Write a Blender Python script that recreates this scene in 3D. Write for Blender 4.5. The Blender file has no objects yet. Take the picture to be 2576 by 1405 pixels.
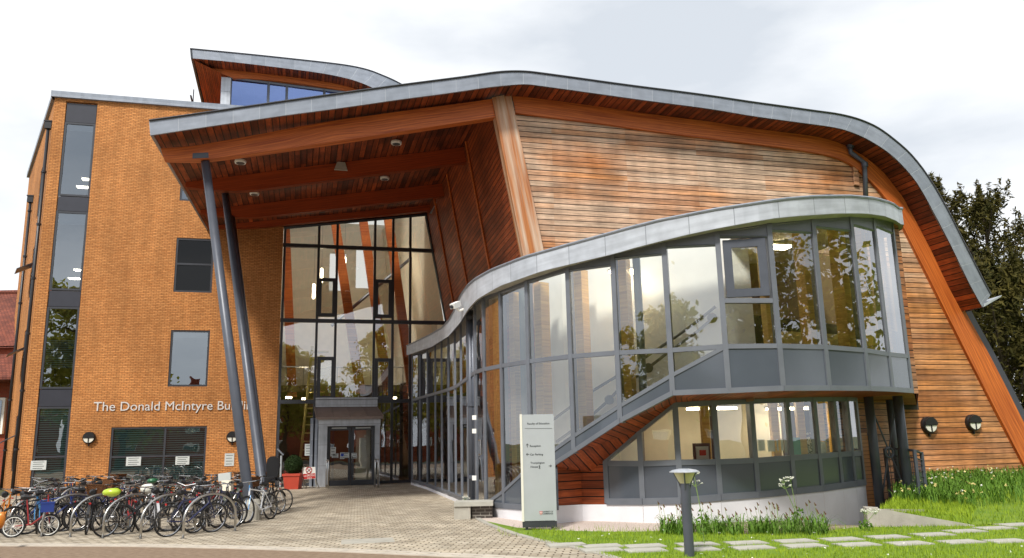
import bpy, bmesh, math, random
import numpy as np
from mathutils import Vector, Matrix
random.seed(7); rng = np.random.default_rng(7)
SC = bpy.context.scene; COL = SC.collection
# ------------------------------------------------------------------ camera
F = 2022.0; HC = 1115.0; ROLL = 0.022; CH = 1.8          # focal length, horizon, roll measured on the photo (2576 px wide), eye height
PT = math.atan((HC-702.5)/F)
R0 = np.array([1, 0, 0.]); U0 = np.array([0, -math.sin(PT), math.cos(PT)]); FW = np.array([0, math.cos(PT), math.sin(PT)])
RV = math.cos(ROLL)*R0-math.sin(ROLL)*U0; UV_ = math.sin(ROLL)*R0+math.cos(ROLL)*U0
CP = np.array([0, 0, CH])
cam = bpy.data.cameras.new('camera'); camo = bpy.data.objects.new('camera', cam); COL.objects.link(camo)
M = Matrix(((RV[0], UV_[0], -FW[0], 0), (RV[1], UV_[1], -FW[1], 0), (RV[2], UV_[2], -FW[2], CH), (0, 0, 0, 1)))
camo.matrix_world = M
cam.sensor_width = 36; cam.sensor_fit = 'HORIZONTAL'; cam.lens = F/2576*36; cam.clip_end = 3000; cam.clip_start = .1
SC.camera = camo
SC.render.resolution_x = 1024; SC.render.resolution_y = 558
# ------------------------------------------------------------------ sky, sun, exposure
SUN_EL, SUN_AZ = math.radians(48), math.radians(200)     # compass-like: 180 = from behind the camera
w = bpy.data.worlds.new('World'); SC.world = w; w.use_nodes = True
nt = w.node_tree; nt.nodes.clear()
def N(nt, t, **k):
    n = nt.nodes.new(t)
    for a, b in k.items(): setattr(n, a, b)
    return n
wo = N(nt, 'ShaderNodeOutputWorld'); bg = N(nt, 'ShaderNodeBackground'); sky = N(nt, 'ShaderNodeTexSky')
sky.sky_type = 'NISHITA'; sky.sun_disc = False; sky.sun_elevation = SUN_EL; sky.sun_rotation = SUN_AZ
tc = N(nt, 'ShaderNodeTexCoord'); mp = N(nt, 'ShaderNodeMapping'); mp.inputs['Scale'].default_value = (1.5, 1.5, 4.0)
mp.inputs['Location'].default_value = (3.1, .4, .9)
no = N(nt, 'ShaderNodeTexNoise'); no.inputs['Scale'].default_value = 1.3; no.inputs['Detail'].default_value = 7; no.inputs['Roughness'].default_value = .5
rp = N(nt, 'ShaderNodeValToRGB'); rp.color_ramp.elements[0].position = .37; rp.color_ramp.elements[1].position = .57
rp.color_ramp.elements[0].color = (5.9, 6.3, 6.8, 1); rp.color_ramp.elements[1].color = (9.3, 9.4, 9.5, 1)
mx = N(nt, 'ShaderNodeMixRGB'); mx.inputs[0].default_value = .93
L = nt.links.new
L(tc.outputs['Generated'], mp.inputs[0]); L(mp.outputs[0], no.inputs['Vector']); L(no.outputs['Fac'], rp.inputs[0])
L(sky.outputs[0], mx.inputs[1]); L(rp.outputs[0], mx.inputs[2]); L(mx.outputs[0], bg.inputs[0]); L(bg.outputs[0], wo.inputs[0])
bg.inputs['Strength'].default_value = .1
sl = bpy.data.lights.new('sun', 'SUN'); so = bpy.data.objects.new('sun', sl); COL.objects.link(so)
sl.energy = 2.9; sl.angle = math.radians(8); sl.color = (1, .95, .87)
sd = Vector((math.sin(SUN_AZ)*math.cos(SUN_EL), math.cos(SUN_AZ)*math.cos(SUN_EL), math.sin(SUN_EL)))
so.rotation_euler = sd.to_track_quat('Z', 'Y').to_euler(); so.location = (0, -20, 30)
SC.view_settings.view_transform = 'Standard'; SC.view_settings.look = 'None'; SC.view_settings.exposure = 0.38; SC.view_settings.gamma = 1
# ------------------------------------------------------------------ measuring helpers
def ray(x, y): return FW+(x-1288)/F*RV+(702.5-y)/F*UV_
def onz(x, y, z=0.): d = ray(x, y); return CP+d*((z-CH)/d[2])
def onY(x, y, Y): d = ray(x, y); return CP+d*(Y/d[1])
def onpl(x, y, P, n): d = ray(x, y); return CP+d*(np.dot(np.array(P)-CP, n)/np.dot(d, n))
def px(P):
    v = np.array(P, float)-CP; k = v@FW; return 1288+F*(v@RV)/k, 702.5-F*(v@UV_)/k
def V(*a): return np.array(a, float)
Z = V(0, 0, 1)
D = V(.966, .2588, 0); NN = V(-.2588, .966, 0)           # run of the facades, and the direction into the building
FA = V(-11.41, 39, 0)                                    # foot of the brick facade where it meets the atrium
G0 = V(0, 23, 0)                                         # gable plane of the timber hall
def fuv(x, y, off=0): P = onpl(x, y, FA-NN*off, NN); return float((P-FA)@D), float(P[2])
def FP(u, z, off=0): return FA+D*u+Z*z-NN*off
def interp(tr, x):
    xs = [a[0] for a in tr]; ys = [a[1] for a in tr]; return float(np.interp(x, xs, ys))
def vz(X, Y, tr):                                        # height at which the upright line over (X,Y) meets a traced line
    lo, hi = -3., 16.
    for _ in range(40):
        m = (lo+hi)/2; q = px((X, Y, m))
        if q[1] > interp(tr, q[0]): lo = m
        else: hi = m
    return (lo+hi)/2
# ------------------------------------------------------------------ materials
def newmat(name):
    m = bpy.data.materials.new(name); m.use_nodes = True; t = m.node_tree
    b = t.nodes['Principled BSDF']; return m, t, b
def col4(c): return (c[0], c[1], c[2], 1)
def plain(name, c, rough=.5, metal=0., var=.0, scale=3., bump=0., bscale=40., c2=None, spec=None, coord='Object', stretch=None):
    m, t, b = newmat(name); b.inputs['Roughness'].default_value = rough; b.inputs['Metallic'].default_value = metal
    b.inputs['Base Color'].default_value = col4(c)
    if spec is not None: b.inputs['Specular IOR Level'].default_value = spec
    l = t.links.new; tcn = N(t, 'ShaderNodeTexCoord'); src = tcn.outputs[coord]
    if stretch:
        mpn = N(t, 'ShaderNodeMapping'); mpn.inputs['Scale'].default_value = stretch; l(src, mpn.inputs[0]); src = mpn.outputs[0]
    if var or c2 is not None:
        nz = N(t, 'ShaderNodeTexNoise'); nz.inputs['Scale'].default_value = scale; nz.inputs['Detail'].default_value = 6; l(src, nz.inputs['Vector'])
        mr = N(t, 'ShaderNodeMapRange'); mr.inputs[1].default_value = .3; mr.inputs[2].default_value = .7; l(nz.outputs['Fac'], mr.inputs[0])
        mm = N(t, 'ShaderNodeMixRGB'); l(mr.outputs[0], mm.inputs[0])
        cc = c2 if c2 is not None else tuple(x*(1-var) for x in c); ca = c if c2 is not None else tuple(min(1, x*(1+var)) for x in c)
        mm.inputs[1].default_value = col4(ca); mm.inputs[2].default_value = col4(cc); l(mm.outputs[0], b.inputs['Base Color'])
    if bump:
        nb = N(t, 'ShaderNodeTexNoise'); nb.inputs['Scale'].default_value = bscale; nb.inputs['Detail'].default_value = 4; l(src, nb.inputs['Vector'])
        bp = N(t, 'ShaderNodeBump'); bp.inputs['Strength'].default_value = bump; bp.inputs['Distance'].default_value = .02
        l(nb.outputs['Fac'], bp.inputs['Height']); l(bp.outputs[0], b.inputs['Normal'])
    return m
def bricky(name, c1, c2, mortar, bw, rh, ms, rough=.8, grain=None, tone=None, bump=.5, off=.5, metal=0., hz=None, rot=0., warp=0., spec=.3, msm=.1, bias=0., line=0.):
    """rows of bricks, boards, tiles, blocks or metal sheets laid out in metres along the UV map"""
    m, t, b = newmat(name); l = t.links.new
    b.inputs['Roughness'].default_value = rough; b.inputs['Metallic'].default_value = metal; b.inputs['Specular IOR Level'].default_value = spec
    tcn = N(t, 'ShaderNodeTexCoord'); mpn = N(t, 'ShaderNodeMapping'); l(tcn.outputs['UV'], mpn.inputs[0]); mpn.inputs['Rotation'].default_value = (0, 0, rot)
    src = mpn.outputs[0]
    if warp:
        wn = N(t, 'ShaderNodeTexNoise'); wn.inputs['Scale'].default_value = 1.6; wn.inputs['Detail'].default_value = 3; l(src, wn.inputs['Vector'])
        wm = N(t, 'ShaderNodeVectorMath', operation='MULTIPLY_ADD'); l(wn.outputs['Color'], wm.inputs[0]); wm.inputs[1].default_value = (warp, warp, 0); l(src, wm.inputs[2]); src = wm.outputs[0]
    br = N(t, 'ShaderNodeTexBrick'); l(src, br.inputs['Vector']); br.offset = off
    br.inputs['Scale'].default_value = 1; br.inputs['Brick Width'].default_value = bw; br.inputs['Row Height'].default_value = rh
    br.inputs['Mortar Size'].default_value = ms; br.inputs['Mortar Smooth'].default_value = msm; br.inputs['Bias'].default_value = bias
    br.inputs['Color1'].default_value = col4(c1); br.inputs['Color2'].default_value = col4(c2); br.inputs['Mortar'].default_value = col4(mortar)
    out = br.outputs['Color']; jf = br.outputs['Fac']
    if line:                                             # boards: a dark shadow gap between rows, end joints only change colour
        sx_ = N(t, 'ShaderNodeSeparateXYZ'); l(src, sx_.inputs[0]); dv = N(t, 'ShaderNodeMath', operation='DIVIDE'); l(sx_.outputs[1], dv.inputs[0]); dv.inputs[1].default_value = rh
        fr_ = N(t, 'ShaderNodeMath', operation='FRACT'); l(dv.outputs[0], fr_.inputs[0]); lt_ = N(t, 'ShaderNodeMath', operation='LESS_THAN'); l(fr_.outputs[0], lt_.inputs[0]); lt_.inputs[1].default_value = line/rh; jf = lt_.outputs[0]
    def mult(out, scale, stretch, lo, hi, tint=None, d=6, r0=.35, r1=.65):
        ms_ = N(t, 'ShaderNodeMapping'); ms_.inputs['Scale'].default_value = stretch; l(tcn.outputs['UV'], ms_.inputs[0])
        nz = N(t, 'ShaderNodeTexNoise'); nz.inputs['Scale'].default_value = scale; nz.inputs['Detail'].default_value = d; l(ms_.outputs[0], nz.inputs['Vector'])
        mr = N(t, 'ShaderNodeMapRange'); mr.inputs[1].default_value = r0; mr.inputs[2].default_value = r1; mr.inputs[3].default_value = lo; mr.inputs[4].default_value = hi; l(nz.outputs['Fac'], mr.inputs[0])
        mm = N(t, 'ShaderNodeMixRGB')
        if tint is None:
            mm.blend_type = 'MULTIPLY'; mm.inputs[0].default_value = 1; l(out, mm.inputs[1]); l(mr.outputs[0], mm.inputs[2])
        else:
            fo_ = mr.outputs[0]
            if line:
                sp0 = N(t, 'ShaderNodeSeparateXYZ'); l(tcn.outputs['UV'], sp0.inputs[0]); cb0 = N(t, 'ShaderNodeCombineXYZ')
                for ii, dd in ((0, bw), (1, rh)):
                    dv0 = N(t, 'ShaderNodeMath', operation='DIVIDE'); l(sp0.outputs[ii], dv0.inputs[0]); dv0.inputs[1].default_value = dd; fl0 = N(t, 'ShaderNodeMath', operation='FLOOR'); l(dv0.outputs[0], fl0.inputs[0]); l(fl0.outputs[0], cb0.inputs[ii])
                wn0 = N(t, 'ShaderNodeTexWhiteNoise'); l(cb0.outputs[0], wn0.inputs['Vector']); mu0 = N(t, 'ShaderNodeMath', operation='MULTIPLY'); ad0 = N(t, 'ShaderNodeMath', operation='MULTIPLY_ADD'); l(wn0.outputs['Value'], ad0.inputs[0]); ad0.inputs[1].default_value = .6; ad0.inputs[2].default_value = .45
                l(ad0.outputs[0], mu0.inputs[0]); l(fo_, mu0.inputs[1]); mu0.use_clamp = True; fo_ = mu0.outputs[0]
            if hz:                                        # boards weather more high up on the exposed wall
                sp_ = N(t, 'ShaderNodeSeparateXYZ'); l(tcn.outputs['UV'], sp_.inputs[0]); h1 = N(t, 'ShaderNodeMapRange'); l(sp_.outputs[1], h1.inputs[0]); h1.inputs[1].default_value = hz[0]; h1.inputs[2].default_value = hz[1]; h1.inputs[3].default_value = hz[2]; h1.inputs[4].default_value = 1
                h2 = N(t, 'ShaderNodeMath', operation='MULTIPLY'); l(fo_, h2.inputs[0]); l(h1.outputs[0], h2.inputs[1]); fo_ = h2.outputs[0]
            l(fo_, mm.inputs[0]); l(out, mm.inputs[1]); mm.inputs[2].default_value = col4(tint)
        return mm.outputs[0]
    if tone:
        for q in tone: out = mult(out, *q)
    if grain: out = mult(out, *grain)
    if tone or grain:                                    # the joints stay dark whatever the wear
        mj = N(t, 'ShaderNodeMixRGB'); l(jf, mj.inputs[0]); l(out, mj.inputs[1]); mj.inputs[2].default_value = col4(mortar); out = mj.outputs[0]
    l(out, b.inputs['Base Color'])
    if bump:
        bp = N(t, 'ShaderNodeBump'); bp.inputs['Strength'].default_value = bump; bp.inputs['Distance'].default_value = .015; bp.invert = True
        l(jf, bp.inputs['Height']); l(bp.outputs[0], b.inputs['Normal'])
    return m
def glassmat(name, tint=(.8, .85, .8), ior=1.5, mul=1.6, add=.05, rough=0., gloss=(.95, .97, 1)):
    m = bpy.data.materials.new(name); m.use_nodes = True; t = m.node_tree; t.nodes.clear(); l = t.links.new
    o = N(t, 'ShaderNodeOutputMaterial'); mxs = N(t, 'ShaderNodeMixShader'); tr = N(t, 'ShaderNodeBsdfTransparent'); gl = N(t, 'ShaderNodeBsdfGlossy')
    fr = N(t, 'ShaderNodeFresnel'); fr.inputs[0].default_value = ior
    ma = N(t, 'ShaderNodeMath', operation='MULTIPLY_ADD'); ma.use_clamp = True; ma.inputs[1].default_value = mul; ma.inputs[2].default_value = add
    tr.inputs[0].default_value = col4(tint); gl.inputs[0].default_value = col4(gloss); gl.inputs['Roughness'].default_value = rough
    nb = N(t, 'ShaderNodeTexNoise'); nb.inputs['Scale'].default_value = .7; tcn = N(t, 'ShaderNodeTexCoord'); l(tcn.outputs['Object'], nb.inputs['Vector'])
    bp = N(t, 'ShaderNodeBump'); bp.inputs['Strength'].default_value = .12; bp.inputs['Distance'].default_value = .04; l(nb.outputs['Fac'], bp.inputs['Height']); l(bp.outputs[0], gl.inputs['Normal'])
    l(fr.outputs[0], ma.inputs[0]); l(ma.outputs[0], mxs.inputs[0]); l(tr.outputs[0], mxs.inputs[1]); l(gl.outputs[0], mxs.inputs[2]); l(mxs.outputs[0], o.inputs[0])
    return m
def stripes(name, c1, c2, period, duty=.5, rough=.5):
    return bricky(name, c1, c1, c2, 50, period, period*duty*.5, rough=rough, bump=0, msm=.2)
MT = {}
MT['brick'] = bricky('buff_brick', (.60, .265, .088), (.49, .195, .058), (.16, .06, .02), .225, .077, .007, rough=.85, warp=.012,
    tone=[(.3, (1, 1.2, 1), .86, 1.14), (1.1, (2.2, .22, 1), .88, 1.08), (5.5, (.7, 4.5, 1), .85, 1.13), (9, (.6, 3, 1), .82, 1.15)], bump=.8, bias=-.2)
MT['brick_red'] = bricky('red_brick', (.36, .07, .03), (.28, .05, .025), (.2, .12, .08), .225, .077, .007)
MT['brick_dark'] = bricky('dark_grey_brick', (.10, .085, .075), (.06, .05, .045), (.28, .26, .23), .225, .077, .010)
MT['zinc_brown'] = plain('brown_patina_zinc', (.26, .20, .175), .5, .3, var=.12)
MT['rooftile'] = bricky('clay_roof_tile', (.26, .08, .05), (.17, .055, .04), (.06, .02, .015), .2, .16, .012, tone=[(1, (1, 1, 1), .7, 1.15)])
MT['siding'] = bricky('weathered_cedar_boards', (.60, .24, .07), (.38, .135, .042), (.015, .007, .004), 2.55, .18, .0, rough=.6, bump=1., off=.0, line=.021, hz=(5, 8, .25),
    tone=[(.35, (1, 1.5, 1), .1, 1.1, (.62, .44, .31), 4, .32, .58), (.8, (.5, 5.56, 1), .7, 1.2), (1.5, (1.2, .25, 1), .82, 1.15), (3, (.12, 5.6, 1), .72, 1.25)], grain=(6, (.5, 9, 1), .75, 1.2))
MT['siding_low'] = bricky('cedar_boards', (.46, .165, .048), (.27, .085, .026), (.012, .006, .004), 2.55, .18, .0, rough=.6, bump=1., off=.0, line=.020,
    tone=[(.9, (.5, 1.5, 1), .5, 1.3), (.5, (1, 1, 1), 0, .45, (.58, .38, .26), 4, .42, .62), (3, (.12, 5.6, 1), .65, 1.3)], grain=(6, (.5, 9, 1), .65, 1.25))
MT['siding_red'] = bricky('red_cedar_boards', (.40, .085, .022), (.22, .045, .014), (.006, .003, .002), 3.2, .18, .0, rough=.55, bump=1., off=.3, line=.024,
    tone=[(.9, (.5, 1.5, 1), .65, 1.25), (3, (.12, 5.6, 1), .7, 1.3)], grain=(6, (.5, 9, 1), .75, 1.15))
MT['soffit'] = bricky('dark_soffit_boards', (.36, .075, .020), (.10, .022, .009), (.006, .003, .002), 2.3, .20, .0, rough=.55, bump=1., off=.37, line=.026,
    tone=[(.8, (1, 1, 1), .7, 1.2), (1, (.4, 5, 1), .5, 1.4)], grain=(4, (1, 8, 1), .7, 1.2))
def glulam(name, c1, c2, wear=None):
    m, t, b = newmat(name); l = t.links.new; b.inputs['Roughness'].default_value = .5
    tcn = N(t, 'ShaderNodeTexCoord'); mpn = N(t, 'ShaderNodeMapping'); mpn.inputs['Scale'].default_value = (.35, 16, 1); l(tcn.outputs['UV'], mpn.inputs[0])
    nz = N(t, 'ShaderNodeTexNoise'); nz.inputs['Scale'].default_value = 1.5; nz.inputs['Detail'].default_value = 7; l(mpn.outputs[0], nz.inputs['Vector'])
    rr = N(t, 'ShaderNodeValToRGB'); rr.color_ramp.elements[0].position = .35; rr.color_ramp.elements[1].position = .65
    rr.color_ramp.elements[0].color = col4(c2); rr.color_ramp.elements[1].color = col4(c1); l(nz.outputs['Fac'], rr.inputs[0]); out = rr.outputs[0]
    n2 = N(t, 'ShaderNodeTexNoise'); n2.inputs['Scale'].default_value = 1.1; n2.inputs['Detail'].default_value = 4; m9 = N(t, 'ShaderNodeMapping'); m9.inputs['Scale'].default_value = (.22, 4.5, 1); l(tcn.outputs['UV'], m9.inputs[0]); l(m9.outputs[0], n2.inputs['Vector'])
    if wear:
        mr = N(t, 'ShaderNodeMapRange'); mr.inputs[1].default_value = wear[0]; mr.inputs[2].default_value = wear[1]; l(n2.outputs['Fac'], mr.inputs[0])
        mm = N(t, 'ShaderNodeMixRGB'); l(mr.outputs[0], mm.inputs[0]); l(out, mm.inputs[1]); mm.inputs[2].default_value = col4(wear[2]); out = mm.outputs[0]
    m3 = N(t, 'ShaderNodeMapping'); m3.inputs['Scale'].default_value = (.7, 30, 1); l(tcn.outputs['UV'], m3.inputs[0])
    n3 = N(t, 'ShaderNodeTexNoise'); n3.inputs['Scale'].default_value = 3; l(m3.outputs[0], n3.inputs['Vector'])
    r3 = N(t, 'ShaderNodeMapRange'); r3.inputs[3].default_value = .7; r3.inputs[4].default_value = 1.2; l(n3.outputs['Fac'], r3.inputs[0])
    mm = N(t, 'ShaderNodeMixRGB', blend_type='MULTIPLY'); mm.inputs[0].default_value = 1; l(out, mm.inputs[1]); l(r3.outputs[0], mm.inputs[2])
    l(mm.outputs[0], b.inputs['Base Color']); return m
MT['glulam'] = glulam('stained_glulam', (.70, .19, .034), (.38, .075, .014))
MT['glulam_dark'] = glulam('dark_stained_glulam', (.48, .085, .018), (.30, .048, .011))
MT['glulam_worn'] = glulam('weathered_glulam', (.58, .22, .06), (.36, .12, .035), (.40, .62, (.66, .50, .37)))
MT['glulam_in'] = glulam('indoor_glulam', (.80, .50, .12), (.62, .34, .08))
MT['zinc'] = bricky('zinc_sheet', (.30, .33, .385), (.25, .28, .33), (.42, .45, .49), 200, .72, .006, rough=.42, metal=.3, bump=.4, off=0,
    tone=[(2.5, (1, 1, 1), .90, 1.08), (1.2, (6, .6, 1), .92, 1.06)])
MT['zinc_light'] = bricky('bright_zinc_sheet', (.54, .575, .63), (.48, .515, .57), (.24, .26, .29), 200, .95, .008, rough=.4, metal=.2, bump=.4, off=0,
    tone=[(2.5, (1, 1, 1), .88, 1.08), (1.5, (6, .4, 1), .88, 1.06)])
MT['grey'] = plain('grey_coated_aluminium', (.16, .175, .205), .45, .2, var=.08)
MT['darkgrey'] = plain('dark_grey_aluminium', (.045, .048, .058), .4, .1, var=.1)
MT['post'] = plain('grey_painted_steel', (.085, .095, .12), .4, .2, var=.1)
MT['black'] = plain('black_plastic', (.012, .012, .014), .4)
MT['blackpipe'] = plain('black_downpipe', (.018, .019, .024), .4)
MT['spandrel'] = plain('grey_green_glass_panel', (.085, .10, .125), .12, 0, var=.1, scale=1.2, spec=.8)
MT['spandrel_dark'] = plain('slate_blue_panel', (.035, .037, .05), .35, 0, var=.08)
MT['glass'] = glassmat('clear_glass', (.86, .88, .82), mul=1.6, add=.17)
MT['glass_atr'] = glassmat('atrium_glass', (.84, .83, .76), mul=1.6, add=.22)
MT['glass_dark'] = glassmat('reflective_glass', (.40, .44, .48), mul=1.7, add=.22, gloss=(.84, .92, 1))
MT['glass_canopy'] = glassmat('canopy_reflection_glass', (.2, .22, .25), mul=.7, add=.0)  # reflection of the dark canopy put into the pane's colour
MT['glass_blue'] = glassmat('blue_reflecting_glass', (.35, .45, .95), mul=1.5, add=.45, gloss=(.36, .50, .95))
MT['blind'] = stripes('teal_venetian_blind', (.20, .42, .47), (.03, .07, .08), .10, .5)
MT['blind_in'] = plain('grey_roller_blind', (.28, .30, .34), .8, var=.3, scale=.9)
MT['white'] = plain('white_plaster', (.88, .88, .84), .8, var=.03)
MT['cream'] = plain('cream_plaster', (.88, .82, .68), .8, var=.05)
MT['plinth'] = plain('pale_rendered_plinth', (.74, .74, .78), .85, var=.08, scale=1.5, bump=.2)
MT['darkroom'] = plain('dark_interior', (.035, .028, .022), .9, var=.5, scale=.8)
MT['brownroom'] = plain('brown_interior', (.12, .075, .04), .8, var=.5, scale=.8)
MT['greenpost'] = plain('bare_steel', (.16, .20, .20), .35, .3)
MT['steel'] = plain('polished_steel', (.50, .49, .47), .28, 1.)
MT['chrome'] = plain('chrome', (.42, .42, .43), .22, 1.)
MT['rubber'] = plain('black_rubber', (.012, .012, .012), .7)
MT['concrete'] = plain('concrete', (.40, .38, .33), .9, var=.15, scale=4, bump=.3)
MT['stone'] = plain('pale_paving_slab', (.42, .41, .36), .9, var=.14, scale=3, bump=.2)
MT['kerb'] = plain('pale_kerb_stone', (.52, .47, .40), .9, var=.12, scale=4, bump=.2)
MT['asphalt'] = plain('worn_asphalt', (.20, .135, .085), .95, c2=(.29, .21, .145), scale=9, bump=.5, bscale=150)
MT['asphalt_road'] = plain('dark_asphalt', (.05, .05, .052), .95, var=.15, scale=20)
MT['earth'] = plain('earth', (.06, .075, .025), .95, var=.3, scale=.5)
MT['paver'] = bricky('block_paving', (.60, .53, .42), (.45, .385, .29), (.12, .09, .06), .26, .135, .014, rough=.95, rot=.12, warp=.05,
    tone=[(.25, (1, 1, 1), .84, 1.12), (.8, (1, 1.6, 1), .85, 1.08), (2.6, (1, 1, 1), .75, 1.15)], bump=.8)
MT['paver_old'] = bricky('weedy_paving', (.36, .31, .23), (.28, .23, .16), (.10, .11, .03), .4, .3, .02, rough=.95, tone=[(1.5, (1, 1, 1), .7, 1.15)], bump=.5)
MT['gravel'] = plain('pink_gravel', (.46, .36, .30), .95, c2=(.78, .68, .62), scale=30, bump=1., bscale=60)
MT['grass'] = plain('lawn', (.13, .24, .012), .95, c2=(.22, .32, .02), scale=2.2, bump=1., bscale=90)
MT['blade'] = plain('grass_blades', (.30, .40, .03), .7, c2=(.17, .27, .018), scale=1.1, spec=.12)
MT['blade_tall'] = plain('long_leaves', (.075, .16, .022), .6, c2=(.13, .24, .03), scale=9, spec=.12)
MT['flowerwhite'] = plain('white_petals', (.80, .80, .72), .7)
MT['floweryellow'] = plain('pale_yellow_petals', (.80, .68, .28), .7)
MT['stem'] = plain('green_stem', (.20, .30, .08), .7)
MT['bark'] = plain('bark', (.09, .065, .045), .9, var=.3, scale=5, bump=.6)
MT['leaf_dark'] = plain('dark_conifer_leaves', (.022, .026, .006), .75, c2=(.105, .085, .02), scale=1.4, spec=.12)
MT['leaf'] = plain('green_leaves', (.09, .12, .02), .7, c2=(.16, .16, .03), scale=1.2, spec=.12)
def leafmat(name, c1, c2):
    m = bpy.data.materials.new(name); m.use_nodes = True; t = m.node_tree; t.nodes.clear(); l = t.links.new; o = N(t, 'ShaderNodeOutputMaterial'); a = N(t, 'ShaderNodeBsdfDiffuse'); b = N(t, 'ShaderNodeBsdfTranslucent'); x = N(t, 'ShaderNodeMixShader'); x.inputs[0].default_value = .55
    tcn = N(t, 'ShaderNodeTexCoord'); nz = N(t, 'ShaderNodeTexNoise'); nz.inputs['Scale'].default_value = 1.1; l(tcn.outputs['Object'], nz.inputs['Vector']); mr = N(t, 'ShaderNodeMapRange'); mr.inputs[1].default_value = .35; mr.inputs[2].default_value = .65; l(nz.outputs['Fac'], mr.inputs[0])
    mm = N(t, 'ShaderNodeMixRGB'); mm.inputs[1].default_value = col4(c1); mm.inputs[2].default_value = col4(c2); l(mr.outputs[0], mm.inputs[0]); l(mm.outputs[0], a.inputs[0]); l(mm.outputs[0], b.inputs[0]); l(a.outputs[0], x.inputs[1]); l(b.outputs[0], x.inputs[2]); l(x.outputs[0], o.inputs[0]); return m
MT['leaf_lit'] = leafmat('sunlit_green_leaves', (.30, .32, .05), (.42, .36, .07))
MT['box'] = plain('box_hedge_leaves', (.018, .035, .012), .7, c2=(.035, .06, .018), scale=14, spec=.12)
MT['terracotta'] = plain('red_plastic_pot', (.46, .055, .028), .5, var=.08)
MT['wicker'] = bricky('woven_wicker', (.26, .11, .04), (.15, .06, .022), (.03, .012, .006), .05, .025, .004, rough=.8, bump=1.)
MT['paper'] = plain('white_paper', (.58, .61, .60), .8)
MT['signwhite'] = plain('silver_sign_face', (.49, .53, .56), .4, .3, var=.03)
MT['lamp_glass'] = plain('frosted_lamp_glass', (.75, .74, .66), .4)
MT['amber'] = plain('cream_lamp_glass', (.72, .66, .45), .4)
def lampmat():
    m = bpy.data.materials.new('lit_lamp'); m.use_nodes = True; b = m.node_tree.nodes['Principled BSDF']; b.inputs['Emission Color'].default_value = (1, .86, .62, 1); b.inputs['Emission Strength'].default_value = 17; b.inputs['Base Color'].default_value = (.9, .85, .7, 1); return m
MT['lit'] = lampmat()
MT['text_dark'] = plain('dark_lettering', (.05, .06, .065), .6)
MT['text_white'] = plain('brushed_metal_lettering', (.72, .70, .68), .35, .2)
MT['red'] = plain('red_paint', (.5, .02, .02), .5); MT['blue'] = plain('blue_paint', (.02, .06, .4), .4)
MT['desk'] = plain('pale_yellow_wood', (.72, .60, .24), .5)
MT['doorwood'] = bricky('light_wood_boards', (.52, .24, .09), (.46, .20, .075), (.10, .04, .02), 5, .10, .006, rough=.5, bump=.6)
MT['teal'] = plain('teal_leaflet', (.05, .35, .35), .6)
for nm, c in dict(bk_black=(.014, .014, .016), bk_blue=(.02, .05, .25), bk_silver=(.50, .50, .52), bk_red=(.30, .02, .02), bk_green=(.02, .12, .05),
                  bk_white=(.72, .73, .76), bk_orange=(.60, .20, .02), bk_purple=(.16, .03, .22), bk_navy=(.015, .02, .08), bk_lblue=(.07, .28, .60), bk_yellow=(.45, .60, .04)).items():
    MT[nm] = plain(nm[3:]+'_bike_paint', c, .3, .1, spec=.7)
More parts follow.
